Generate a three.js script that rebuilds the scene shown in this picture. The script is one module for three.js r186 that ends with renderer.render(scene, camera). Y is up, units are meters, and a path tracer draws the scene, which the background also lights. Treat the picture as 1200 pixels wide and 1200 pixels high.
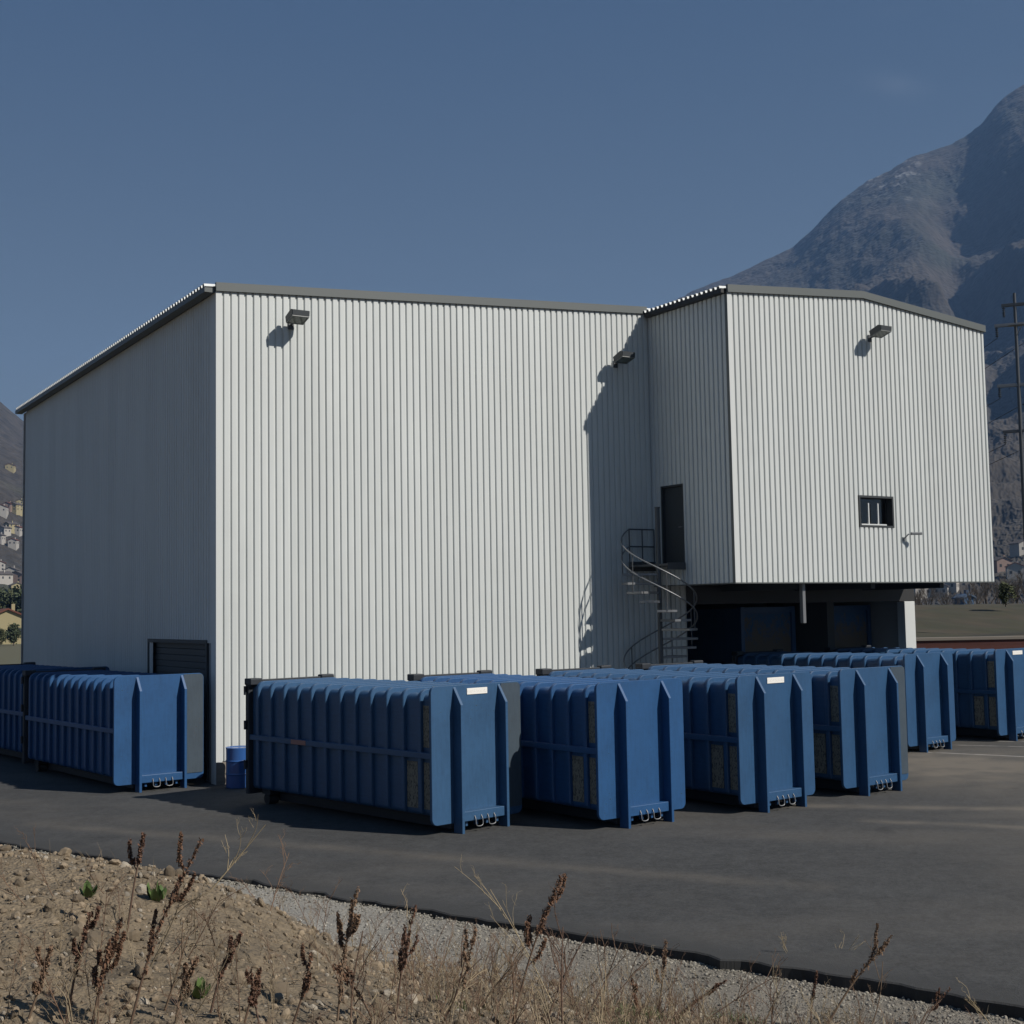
import * as THREE from 'three';
import { mergeGeometries, toCreasedNormals, mergeVertices } from 'three/addons/utils/BufferGeometryUtils.js';
import { ImprovedNoise } from 'three/addons/math/ImprovedNoise.js';
import { RoundedBoxGeometry } from 'three/addons/geometries/RoundedBoxGeometry.js';

// ---------------------------------------------------------------- camera, sky, sun, exposure
const scene = new THREE.Scene();
const camera = new THREE.PerspectiveCamera(2 * Math.atan(600 / 1537.6) * 180 / Math.PI, 1, 0.1, 30000);
camera.position.set(0, 3.795, 0);
camera.rotation.order = 'YXZ';
camera.rotation.set(0.0762, 0, -0.0175);

const SUN = new THREE.Vector3(0.69, 0.645, 0.325).normalize();
const sstep = (a, b, x) => { const t = Math.min(1, Math.max(0, (x - a) / (b - a))); return t * t * (3 - 2 * t); };
const mix = (a, b, t) => a + (b - a) * t;
const noiseGen = new ImprovedNoise();
const N3 = (x, y, z) => noiseGen.noise(x, y, z);
function fbm(x, y, z, o = 4, g = 0.5) { let a = 1, s = 0, n = 0; for (let i = 0; i < o; i++) { s += a * N3(x, y, z + i * 7.3); n += a; a *= g; x *= 2.03; y *= 2.03; z *= 2.03; } return s / n; }
function rng(seed) { let a = seed >>> 0; return () => { a = (a + 0x6D2B79F5) | 0; let t = Math.imul(a ^ (a >>> 15), 1 | a); t = (t + Math.imul(t ^ (t >>> 7), 61 | t)) ^ t; return ((t ^ (t >>> 14)) >>> 0) / 4294967296; }; }

{
  const W = 1024, H = 512, data = new Float32Array(W * H * 4), d = new THREE.Vector3();
  for (let j = 0; j < H; j++) for (let i = 0; i < W; i++) {
    const el = ((j + 0.5) / H - 0.5) * Math.PI, az = ((i + 0.5) / W - 0.5) * 2 * Math.PI;
    d.set(Math.cos(el) * Math.cos(az), Math.sin(el), Math.cos(el) * Math.sin(az));
    const e = Math.max(0, d.y), k = Math.exp(-e * 4.2);
    let r = mix(0.002, 0.210, k), g = mix(0.034, 0.235, k), b = mix(0.113, 0.196, k);
    const c = d.dot(SUN), m = 0.08 * Math.pow(Math.max(0, c), 3) + 0.035 * Math.pow(Math.max(0, 0.5 + 0.5 * c), 2);
    r += m * 0.6; g += m * 0.85; b += m;
    if (d.y > 0.02) {   // a few thin wisps of cirrus
      const u = d.x / (d.y + 0.15), w = d.z / (d.y + 0.15);
      const cl = sstep(0.28, 0.62, fbm(u * 1.6 + 4.1, w * 4.2, 2.2, 4)) * 0.028;
      r += cl; g += cl; b += cl;
      const wa = Math.atan2(d.x, -d.z) - 0.297, we = el - 0.371, q = 0.035 * Math.exp(-(((wa - 2.2 * we) / 0.035) ** 2) - ((we + 0.35 * wa) / 0.006) ** 2) * (0.7 + fbm(u * 30, w * 30, 3, 3));   // one thin wisp by the ridge
      r += q; g += q; b += q;
    }
    if (d.y < 0) { const q = sstep(0, 0.12, -d.y); r = mix(r, 0.06, q); g = mix(g, 0.06, q); b = mix(b, 0.058, q); }
    const o = (j * W + i) * 4; data[o] = r; data[o + 1] = g; data[o + 2] = b; data[o + 3] = 1;
  }
  const t = new THREE.DataTexture(data, W, H, THREE.RGBAFormat, THREE.FloatType);
  t.mapping = THREE.EquirectangularReflectionMapping; t.magFilter = THREE.LinearFilter; t.minFilter = THREE.LinearFilter; t.needsUpdate = true;
  scene.background = t; scene.environment = t;
}
const sun = new THREE.DirectionalLight(new THREE.Color(1, 0.95, 0.88), 4.9);
sun.position.copy(SUN).multiplyScalar(120).add(new THREE.Vector3(0, 0, -30));
sun.target.position.set(0, 0, -30); scene.add(sun, sun.target);
sun.castShadow = true; sun.shadow.mapSize.set(4096, 4096);
Object.assign(sun.shadow.camera, { left: -50, right: 50, top: 50, bottom: -50, near: 1, far: 300 });
const renderer = new THREE.WebGLRenderer({ antialias: true });
renderer.toneMapping = THREE.LinearToneMapping; renderer.toneMappingExposure = 1.18;
renderer.shadowMap.enabled = true; renderer.setSize(1024, 1024);
scene.fog = new THREE.FogExp2(new THREE.Color(0.30, 0.54, 1.0), 0.00010);

// ---------------------------------------------------------------- helpers
const used = new Map();
function numbered(n) { const k = used.get(n) || 0; used.set(n, k + 1); return k ? `${n}_${String(k).padStart(3, '0')}` : n; }
function shade(o) { o.traverse(m => { if (m.isMesh) { m.castShadow = true; m.receiveShadow = true; } }); return o; }
function thing(name, label, category, pos = [0, 0, 0], turn = 0, group) {
  const o = new THREE.Group(); o.name = numbered(name); o.position.set(...pos); o.rotation.y = turn;
  o.userData = { label, category }; if (group) o.userData.group = group; scene.add(o); return o;
}
function part(name, geo, mat, parent) { const m = new THREE.Mesh(geo, mat); m.name = name; m.castShadow = m.receiveShadow = true; parent.add(m); return m; }
function structure(name, geo, mat, kind = 'structure') { const m = new THREE.Mesh(geo, mat); m.name = numbered(name); m.userData.kind = kind; m.castShadow = m.receiveShadow = true; scene.add(m); return m; }
function box(x0, x1, y0, y1, z0, z1) { const g = new THREE.BoxGeometry(x1 - x0, y1 - y0, z1 - z0); g.translate((x0 + x1) / 2, (y0 + y1) / 2, (z0 + z1) / 2); return g; }
function rbox(x0, x1, y0, y1, z0, z1, r = 0.01) { const g = new RoundedBoxGeometry(x1 - x0, y1 - y0, z1 - z0, 2, r); g.translate((x0 + x1) / 2, (y0 + y1) / 2, (z0 + z1) / 2); return g; }
const V = (x, y, z) => new THREE.Vector3(x, y, z);
function bar(a, b, r, seg = 8, r2 = r) {
  const d = b.clone().sub(a), g = new THREE.CylinderGeometry(r2, r, d.length(), seg);
  g.applyQuaternion(new THREE.Quaternion().setFromUnitVectors(V(0, 1, 0), d.clone().normalize()));
  g.translate((a.x + b.x) / 2, (a.y + b.y) / 2, (a.z + b.z) / 2); return g;
}
function tube(pts, r, seg = 6, n = pts.length * 3) { return new THREE.TubeGeometry(new THREE.CatmullRomCurve3(pts), n, r, seg, false); }
function merge(list) { return mergeGeometries(list.map(g => { const q = g.index ? g.toNonIndexed() : g; for (const k of Object.keys(q.attributes)) if (!['position', 'normal', 'uv'].includes(k)) q.deleteAttribute(k); if (!q.attributes.uv) q.setAttribute('uv', new THREE.BufferAttribute(new Float32Array(q.attributes.position.count * 2), 2)); return q; })); }
function extrude(shape, depth, bevel = 0, cs = 6) { return new THREE.ExtrudeGeometry(shape, { depth, curveSegments: cs, bevelEnabled: bevel > 0, bevelSize: bevel, bevelThickness: bevel, bevelSegments: 1 }); }
const srgb = x => Math.round(255 * (x <= 0.0031308 ? 12.92 * x : 1.055 * Math.pow(x, 1 / 2.4) - 0.055));
function colourTexture(n, f, opt = {}) {           // f(u, v) -> linear rgb
  const data = new Uint8Array(n * n * 4);
  for (let j = 0; j < n; j++) for (let i = 0; i < n; i++) {
    const c = f((i + 0.5) / n, (j + 0.5) / n), o = (j * n + i) * 4;
    for (let k = 0; k < 3; k++) data[o + k] = srgb(Math.min(1, Math.max(0, c[k]))); data[o + 3] = 255;
  }
  const t = new THREE.DataTexture(data, n, n); t.colorSpace = THREE.SRGBColorSpace; t.magFilter = THREE.LinearFilter; t.minFilter = THREE.LinearMipmapLinearFilter; t.generateMipmaps = true;
  t.wrapS = t.wrapT = THREE.RepeatWrapping; if (opt.repeat) t.repeat.set(...opt.repeat); if (opt.offset) t.offset.set(...opt.offset); t.needsUpdate = true; return t;
}
function greyTexture(n, f, repeat) {
  const data = new Uint8Array(n * n * 4);
  for (let j = 0; j < n; j++) for (let i = 0; i < n; i++) { const v = Math.min(255, Math.max(0, 255 * f((i + 0.5) / n, (j + 0.5) / n))), o = (j * n + i) * 4; data[o] = data[o + 1] = data[o + 2] = v; data[o + 3] = 255; }
  const t = new THREE.DataTexture(data, n, n); t.magFilter = THREE.LinearFilter; t.minFilter = THREE.LinearMipmapLinearFilter; t.generateMipmaps = true; t.wrapS = t.wrapT = THREE.RepeatWrapping; if (repeat) t.repeat.set(...repeat); t.needsUpdate = true; return t;
}
const std = (r, g, b, rough = 0.8, extra = {}) => new THREE.MeshStandardMaterial({ color: new THREE.Color().setRGB(r, g, b), roughness: rough, ...extra });
// tileable noise on the unit square: value noise blended over the seam
function tnoise(u, v, s, z) { const f = (a, b) => N3(a * s, b * s, z); return mix(mix(f(u, v), f(u - 1, v), u), mix(f(u, v - 1), f(u - 1, v - 1), u), v); }

// ---------------------------------------------------------------- materials
const whiteNoise = (() => { const r = rng(77), n = 256, a = new Float32Array(n * n).map(() => r()); return (u, v) => a[((v * n) | 0) % n * n + ((u * n) | 0) % n]; })();
const cladMap = colourTexture(1024, (u, v) => { const st = tnoise(u, v * 0.10, 70, 4), s = 1 + 0.06 * tnoise(u, v, 3, 1) + 0.05 * st + 0.05 * tnoise(u, v, 24, 7) * (0.5 + tnoise(u, v, 5, 12)) + 0.03 * (whiteNoise(u * 4 % 1, v * 4 % 1) - 0.5), d = Math.max(0, st - 0.25) * 0.12; return [0.532 * s - d * 0.4, 0.552 * s - d * 0.5, 0.535 * s - d * 0.62]; }, { repeat: [1 / 7, 1 / 10] });
const claddings = [0, 1, 2, 3].map(i => { const m = cladMap.clone(); m.offset.set(i * 0.27, i * 0.41); m.needsUpdate = true; return new THREE.MeshStandardMaterial({ map: m, color: new THREE.Color().setScalar([1, 0.975, 0.99, 0.955][i]), roughness: 0.5, side: THREE.DoubleSide }); });
const cladding = claddings[0];
const M = {
  core: std(0.30, 0.30, 0.29, 0.9), trimGrey: std(0.092, 0.102, 0.099, 0.5), white: std(0.54, 0.555, 0.54, 0.5),
  darkFrame: std(0.03, 0.034, 0.036, 0.5), glass: new THREE.MeshPhysicalMaterial({ color: 0xffffff, roughness: 0.04, transmission: 1, thickness: 0, ior: 1.5 }),
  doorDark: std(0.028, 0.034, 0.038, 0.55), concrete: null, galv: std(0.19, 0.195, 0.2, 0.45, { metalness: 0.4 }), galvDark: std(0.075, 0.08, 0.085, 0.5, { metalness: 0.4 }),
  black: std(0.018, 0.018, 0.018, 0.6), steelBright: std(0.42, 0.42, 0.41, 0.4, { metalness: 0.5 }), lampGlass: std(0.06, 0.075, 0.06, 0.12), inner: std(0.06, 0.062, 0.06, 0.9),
};
const concreteMap = colourTexture(256, (u, v) => { const s = 1 + 0.25 * tnoise(u, v, 5, 3) + 0.2 * tnoise(u, v, 19, 8) + 0.1 * (whiteNoise(u, v) - 0.5); return [0.20 * s, 0.175 * s, 0.145 * s]; }, { repeat: [0.5, 0.5] });
M.concrete = new THREE.MeshStandardMaterial({ map: concreteMap, roughness: 0.95 });

// ---------------------------------------------------------------- terrain
const edgeW = (x, d) => -(0.6 * (x + 9) + 0.8 * (d - 23.1));          // metres from the asphalt edge towards the viewer
function terrainBase(x, d) {
  const w = edgeW(x, d), q = Math.min(1, Math.max(0, (w - 1.6) / 7.4));
  const b = 1.9 * (q * q * (3 - 2 * q) * 0.35 + q * 0.65) + Math.min(1, Math.max(0, (w - 9) / 5)) * 0.25;
  const m = 0.6 * Math.exp(-(((d - 9.2) / 1.8) ** 2)) / (1 + Math.exp((x + 1.4) / 0.3));
  return b + m - 0.045 - 0.085 * sstep(-3.5, 4, x) * sstep(2.6, 0.4, w);
}
function terrain(x, d) {
  const w = edgeW(x, d), soil = sstep(1.2, 3.2, w + 0.8 * N3(x * 0.9, d * 0.9, 3.3));
  let h = terrainBase(x, d) + 0.05 * fbm(x * 0.8, d * 0.8, 1.7, 3) * sstep(0.1, 1.5, w);
  h += soil * (0.075 * fbm(x * 4.2, d * 4.2, 5.1, 5, 0.68)) + (1 - soil) * 0.012 * fbm(x * 9, d * 9, 9.1, 3);
  if (w < 0) h = Math.min(h, h - 0.05 - 0.12 * Math.min(1, -w * 2));
  return h;
}
{
  const ax = [], ad = [];
  for (let x = -90; x < -8; x += 4) ax.push(x); for (let x = -8; x <= 8; x += 0.045) ax.push(x); for (let x = 9; x <= 90; x += 3) ax.push(x);
  for (let d = -70; d < 5; d += 3) ad.push(d); for (let d = 5; d <= 16; d += 0.045) ad.push(d); for (let d = 16.2; d < 26; d += 0.25) ad.push(d); for (let d = 26; d <= 74; d += 4) ad.push(d);
  const pos = [], col = [], uv = [], idx = [], nx = ax.length;
  for (const d of ad) for (const x of ax) {
    const h = terrain(x, d); pos.push(x, h, -d); uv.push(x, d);
    const w = edgeW(x, d), soil = sstep(1.6, 3.4, w + 1.0 * fbm(x * 0.9, d * 0.9, 3.3, 3)), heap = 1 / (1 + Math.exp((x + 1.2) / 0.4));
    const p = fbm(x * 1.3, d * 1.3, 21, 4), q = fbm(x * 7, d * 7, 31, 3), k = 1 + 0.35 * p + 0.35 * q;
    const gl = sstep(1.5, -3, x), gr = [mix(0.185, 0.275, gl), mix(0.166, 0.26, gl), mix(0.136, 0.228, gl)], so = [mix(0.15, 0.185, heap), mix(0.118, 0.144, heap), mix(0.078, 0.094, heap)];
    const dk = soil * sstep(0.1, 0.45, fbm(x * 2.6, d * 2.6, 51, 3)) * 0.45;      // damp dark clods
    for (let c = 0; c < 3; c++) col.push(mix(gr[c], so[c], soil) * k * (1 - dk));
  }
  for (let j = 0; j + 1 < ad.length; j++) for (let i = 0; i + 1 < nx; i++) { const a = j * nx + i; idx.push(a, a + 1, a + nx, a + 1, a + nx + 1, a + nx); }
  const g = new THREE.BufferGeometry();
  g.setAttribute('position', new THREE.Float32BufferAttribute(pos, 3)); g.setAttribute('color', new THREE.Float32BufferAttribute(col, 3)); g.setAttribute('uv', new THREE.Float32BufferAttribute(uv, 2));
  g.setIndex(idx); g.computeVertexNormals();
  const grain = colourTexture(512, (u, v) => { const s = 0.82 + 0.30 * tnoise(u, v, 23, 3) + 0.28 * tnoise(u, v, 61, 5) + 0.30 * (whiteNoise(u * 2 % 1, v * 2 % 1) - 0.5); return [s, s * 0.99, s * 0.97]; }, { repeat: [0.7, 0.7] });
  structure('ground_bank', g, new THREE.MeshStandardMaterial({ vertexColors: true, map: grain, roughness: 0.97, bumpMap: greyTexture(512, (u, v) => 0.5 + 0.4 * tnoise(u, v, 33, 3) + 0.35 * tnoise(u, v, 80, 3), [0.7, 0.7]), bumpScale: 0.03 }));
}
// far ground to the horizon
{
  const g = new THREE.RingGeometry(0.5, 6000, 96, 40); g.rotateX(-Math.PI / 2); g.translate(0, -0.42, 0);
  const p = g.attributes.position, c = new Float32Array(p.count * 3);
  for (let i = 0; i < p.count; i++) { const x = p.getX(i), z = p.getZ(i), n = 0.5 + fbm(x * 0.01, z * 0.01, 4, 3); c[i * 3] = mix(0.07, 0.11, n); c[i * 3 + 1] = mix(0.075, 0.09, n); c[i * 3 + 2] = 0.045; }
  g.setAttribute('color', new THREE.BufferAttribute(c, 3));
  structure('valley_floor', g, new THREE.MeshStandardMaterial({ vertexColors: true, roughness: 1 }));
}
// asphalt yard, a slab with a broken edge
{
  const r = rng(5), s = new THREE.Shape(), n = 700, pts = [];
  for (let i = 0; i <= n; i++) { const a = -60 + 135 * i / n, x = -9 + 0.8 * a, d = 23.1 - 0.6 * a; const j = 0.2 * N3(a * 0.55, 1, 2) + 0.12 * N3(a * 2.1, 5, 2) + 0.08 * N3(a * 6.1, 5, 7) + 0.05 * (r() - 0.5); pts.push([x - 0.6 * j, d - 0.8 * j]); }
  pts.forEach(([x, d], i) => i ? s.lineTo(x, d) : s.moveTo(x, d));
  s.lineTo(75, 75); s.lineTo(-75, 75); s.closePath();
  const g = new THREE.ExtrudeGeometry(s, { depth: 0.3, bevelEnabled: true, bevelSize: 0.02, bevelThickness: 0.015, bevelSegments: 1 });
  g.rotateX(-Math.PI / 2); g.translate(0, -0.315, 0);                   // (x, d, e) -> (x, e, -d)
  const p = g.attributes.position, uv = g.attributes.uv; for (let i = 0; i < p.count; i++) uv.setXY(i, p.getX(i), -p.getZ(i));
  const S = 50, x0 = -20, d0 = 11;                                       // one 50 m sheet of colour, 2.4 cm a texel
  const seg = (x, d, ax, ad, bx, bd) => { const vx = bx - ax, vd = bd - ad, t = Math.min(1, Math.max(0, ((x - ax) * vx + (d - ad) * vd) / (vx * vx + vd * vd))); return Math.hypot(x - ax - vx * t, d - ad - vd * t); };
  const map = colourTexture(2048, (u, v) => {
    const x = x0 + u * S, d = d0 + v * S;
    let k = 1 + 0.25 * fbm(x * 0.22, d * 0.22, 2, 4) + 0.34 * fbm(x * 1.7, d * 1.7, 6, 3) + 0.34 * fbm(x * 6, d * 6, 9, 2) + 0.6 * (whiteNoise(u * 8 % 1, v * 8 % 1) - 0.5);
    let c = [0.0388 * k, 0.0390 * k, 0.0380 * k];
    // brown dust trodden off the gravel, brown silt near the right-hand boxes
    const dust = 0.5 * sstep(0.02, 0.55, fbm(x * 0.16 + 9, d * 0.3, 12, 4) + 0.12) + 0.55 * sstep(3, 13, x) * (0.6 + 0.8 * fbm(x * 0.4, d * 0.5, 19, 3)) + 2.6 * Math.exp(-(((x - 10.2) / 2.4) ** 2) - ((d - 31.3) / 3.2) ** 2) * (0.6 + 0.9 * fbm(x, d, 15, 3));
    const tyre = Math.max(Math.exp(-((seg(x, d, 2, 26.3, 11, 24.2) / 0.28) ** 2)), Math.exp(-((seg(x, d, 6.2, 23.6, 14, 20.5) / 0.22) ** 2)), Math.exp(-((seg(x, d, -9, 24.9, 4, 18.2) / 0.3) ** 2)) * 0.6) * (0.5 + 0.8 * fbm(x * 1.3, d * 1.3, 22, 3));
    const q = Math.min(0.9, Math.max(0, dust * 0.5 + Math.max(0, tyre) * 0.8));
    c = [mix(c[0], 0.135, q), mix(c[1], 0.116, q), mix(c[2], 0.092, q)];
    const oil = sstep(0.36, 0.55, fbm(x * 0.9, d * 0.9, 33, 3)) * 0.3; c = c.map(z => z * (1 - oil));
    // worn pale joint lines at the right
    for (const [ax, ad, bx, bd, w] of [[10.2, 34.6, 16, 30.6, 0.09], [10.4, 36.6, 18, 33.2, 0.07], [11.6, 37.4, 20, 34.4, 0.12]]) {
      const l = sstep(w, w * 0.4, seg(x, d, ax, ad, bx, bd)) * sstep(-0.35, 0.3, fbm(x * 3, d * 3, 40, 3) + 0.1) * 0.75;
      c = [mix(c[0], 0.33, l), mix(c[1], 0.31, l), mix(c[2], 0.28, l)];
    }
    // dark bitumen and damp grit along the broken edge
    const w = edgeW(x, d), b = sstep(-0.75, -0.1, w + 0.3 * fbm(x * 1.2, d * 1.2, 60, 3)); c = c.map((z, i) => mix(z, [0.03, 0.03, 0.029][i], b * 0.75));
    return c;
  }, { repeat: [1 / S, 1 / S], offset: [-x0 / S, -d0 / S] });
  map.wrapS = map.wrapT = THREE.MirroredRepeatWrapping;
  structure('asphalt_yard', g, new THREE.MeshStandardMaterial({ map, roughness: 0.92, bumpMap: greyTexture(512, (u, v) => 0.5 + 0.35 * tnoise(u, v, 90, 2) + 0.3 * (whiteNoise(u * 2 % 1, v * 2 % 1) - 0.5), [0.6, 0.6]), bumpScale: 0.006 }));
}

// ---------------------------------------------------------------- mountains
const treeGrain = (u, v) => { const a = tnoise(u, v, 60, 3), b = tnoise(u, v, 120, 9), c = tnoise(u, v, 9, 5); return 0.5 + 0.42 * a + 0.3 * b + 0.18 * c; };
const woodMap = colourTexture(1024, (u, v) => { const k = 0.45 + 1.05 * treeGrain(u, v); return [k * 0.95, k * 0.95, k * 0.93]; }, { repeat: [1 / 760, 1 / 760] }), woodBump = greyTexture(512, treeGrain, [1 / 760, 1 / 760]);
function mountain(name, prof, r0, R, seed, azs, amp, colour) {
  const el = az => { for (let i = 0; i + 1 < prof.length; i++) if (az <= prof[i + 1][0]) { const t = Math.min(1, Math.max(0, (az - prof[i][0]) / (prof[i + 1][0] - prof[i][0]))); return mix(prof[i][1], prof[i + 1][1], t); } return prof[prof.length - 1][1]; };
  const height = (az, r) => {
    const t = (r - r0) / (R - r0), x = r * Math.sin(az * Math.PI / 180), z = -r * Math.cos(az * Math.PI / 180);
    if (t <= 0) return -0.5 + t * 10;
    const bend = (1 - Math.min(1, t)) * 9 * fbm(x * 0.0011, z * 0.0011, seed + 20, 3), bl = 0.25 + (1 - Math.min(1, t)) * 2.2, top = R * (t > 0.985 ? el(az) : 0.2 * (el(az + bend - bl) + el(az + bend - bl / 2) + el(az + bend) + el(az + bend + bl / 2) + el(az + bend + bl)));
    let h = t < 1 ? top * (0.15 * t + 0.85 * Math.pow(t, 1.7)) : top * Math.max(0, 1 - (t - 1) * 0.9);
    const w = Math.sin(Math.min(1, t) * Math.PI) * (t < 1 ? 1 : 0) + 0.02;
    if (seed === 11) { const ga = 20.0 + 1.1 * Math.sin(t * 5.2) + 0.7 * fbm(x * 0.002, z * 0.002, 44, 2); const q = (az - ga) / (az > ga ? 3.6 : 1.2); h -= top * 0.07 * Math.exp(-q * q) * sstep(0.2, 0.55, t) * sstep(0.985, 0.8, t); }
    const gully = 1 - Math.abs(fbm(x * 0.0022 + seed, z * 0.0009, seed, 3)) * 2;
    h += amp * w * (0.9 * (gully - 0.75) + 0.45 * fbm(x * 0.006, z * 0.006, seed + 3, 4)) + (amp * 0.10 * fbm(x * 0.02, z * 0.02, seed + 8, 5, 0.75) + amp * 0.22 * (0.5 - Math.abs(fbm(x * 0.008, z * 0.008, seed + 14, 4, 0.6)))) * Math.min(1, t * 6) * (t > 0.97 ? 0.45 : 1);
    return h - 0.5;
  };
  const na = Math.round((azs[1] - azs[0]) / 0.085), nr = 300, pos = [], col = [], idx = [], uv = [];
  for (let j = 0; j <= nr; j++) for (let i = 0; i <= na; i++) {
    const az = mix(azs[0], azs[1], i / na), r = r0 + (R * 1.35 - r0) * Math.pow(j / nr, 1.15), h = height(az, r);
    const x = r * Math.sin(az * Math.PI / 180), z = -r * Math.cos(az * Math.PI / 180);
    pos.push(x, h, z); uv.push(az * R * 0.01745, Math.hypot(r - r0, h) + 0.3 * h);
    const c = colour(x, h, z, az, r, el(az) * R); col.push(...c);
  }
  for (let j = 0; j < nr; j++) for (let i = 0; i < na; i++) { const a = j * (na + 1) + i; idx.push(a, a + 1, a + na + 1, a + 1, a + na + 2, a + na + 1); }
  const g = new THREE.BufferGeometry(); g.setAttribute('position', new THREE.Float32BufferAttribute(pos, 3)); g.setAttribute('color', new THREE.Float32BufferAttribute(col, 3)); g.setAttribute('uv', new THREE.Float32BufferAttribute(uv, 2)); g.setIndex(idx); g.computeVertexNormals();
  structure(name, g, new THREE.MeshStandardMaterial({ vertexColors: true, map: woodMap, bumpMap: woodBump, bumpScale: 5, roughness: 1, side: THREE.DoubleSide }));
  return height;
}
const wood = (x, h, z, s) => { const f = fbm(x * 0.11, h * 0.11, z * 0.11 + s, 2); const a = fbm(x * 0.012, z * 0.012, s, 4), b = fbm(x * 0.06, h * 0.06, s + z * 0.06, 3), p = sstep(-0.1, 0.35, fbm(x * 0.004, h * 0.006, s + 2, 3)), k = Math.max(0.3, 1 + 0.35 * a + 0.6 * b + 0.6 * f); return [mix(0.041, 0.024, p) * k, mix(0.034, 0.027, p) * k, mix(0.027, 0.021, p) * k]; };
const hillRight = mountain('mountain', [[2, 0.205], [6.18, 0.2287], [8.44, 0.2454], [9.93, 0.2538], [12.5, 0.272], [14.57, 0.305], [15.7, 0.318], [16.56, 0.3235], [17.4, 0.332], [18.1, 0.3345], [18.7, 0.337], [19.2, 0.339], [19.7, 0.343], [20.4, 0.351], [20.94, 0.3625], [21.4, 0.369], [21.8, 0.3735], [22.6, 0.38], [25, 0.41], [30, 0.36], [38, 0.28]], 520, 3300, 11, [1, 38], 120,
  (x, h, z, az, r, top) => { const c = wood(x, h, z, 3); const s = sstep(0.10, 0.22, fbm(x * 0.03, h * 0.05, z * 0.03 + 5, 4, 0.7)) * sstep(0.12, 0.3, fbm(x * 0.006, h * 0.008, 9, 2) + 0.25) * sstep(0.74, 0.9, h / top) * sstep(13.2, 15.2, az) * sstep(18.5, 17, az); return c.map((v, i) => mix(v, [0.36, 0.36, 0.36][i], s * 0.6)); });
const hillLeft = mountain('mountain', [[-34, 0.27], [-27, 0.225], [-23.5, 0.183], [-21.43, 0.1585], [-20.51, 0.1443], [-18.5, 0.122], [-14, 0.1], [-6, 0.09], [2, 0.08]], 420, 2100, 37, [-34, 2], 45, (x, h, z, az, r) => { const c = wood(x, h, z, 5); const m = sstep(0.1, 0.35, fbm(x * 0.01, z * 0.01, 77, 3)) * sstep(1500, 900, r); return [mix(c[0], 0.06, m), mix(c[1], 0.065, m), mix(c[2], 0.035, m)]; });

// ---------------------------------------------------------------- warehouse
const PITCH = 0.185, SHEET = PITCH * 5;
const BX = 12.78, BE = 3.387, BW = 10.25, BH = 4.485, DEEP = 20.6, RIGHT = 23.36;
const mainTop = x => x < 17.8 ? 11.394 + 0.0645 * x : 12.542 - 0.085 * (x - 17.8);
const extTop = x => x < 5.02 ? 12.115 + 0.081 * x : 12.522 - 0.086 * (x - 5.02);
function clad(x0, x1, y0, topFn, holes = []) {       // corrugated sheet from x0 to x1 in its own wall plane
  const xs = new Set([x0, x1]); const add = x => { if (x > x0 + 1e-4 && x < x1 - 1e-4) xs.add(x); };
  for (let k = Math.floor(x0 / PITCH) - 1; k * PITCH < x1; k++) for (const o of [0, 0.012, 0.117, 0.129, 0.141, 0.173]) add(k * PITCH + o);
  holes.forEach(h => { add(h[0]); add(h[1]); });
  const prof = x => { const p = ((x % PITCH) + PITCH) % PITCH; return p < 0.012 ? 0.028 + p / 0.012 * 0.008 : p < 0.117 ? 0.036 : p < 0.129 ? 0.036 - (p - 0.117) / 0.012 * 0.008 : p < 0.141 ? 0.028 * (1 - (p - 0.129) / 0.012) : p < 0.173 ? 0 : 0.028 * (p - 0.173) / 0.012; };
  const X = [...xs].sort((a, b) => a - b), pos = [], uv = [], idx = [];
  for (let i = 0; i + 1 < X.length; i++) {
    const a = X[i], b = X[i + 1], m = (a + b) / 2; if (b - a < 1e-5) continue;
    const sp = [[y0, null]]; const hs = holes.filter(h => m > h[0] && m < h[1]).sort((p, q) => p[2] - q[2]);
    const spans = []; let yb = y0; for (const h of hs) { if (h[2] > yb) spans.push([yb, h[2]]); yb = h[3]; } spans.push([yb, null]);
    for (const [p, q] of spans) { const k = pos.length / 3, ya = q === null ? topFn(a) : q, yc = q === null ? topFn(b) : q; pos.push(a, p, prof(a + 1e-7), b, p, prof(b - 1e-7), b, yc, prof(b - 1e-7), a, ya, prof(a + 1e-7)); uv.push(a, p, b, p, b, yc, a, ya); idx.push(k, k + 1, k + 2, k, k + 2, k + 3); }
  }
  const g = new THREE.BufferGeometry(); g.setAttribute('position', new THREE.Float32BufferAttribute(pos, 3)); g.setAttribute('uv', new THREE.Float32BufferAttribute(uv, 2)); g.setIndex(idx); g.computeVertexNormals(); return g;
}
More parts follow.
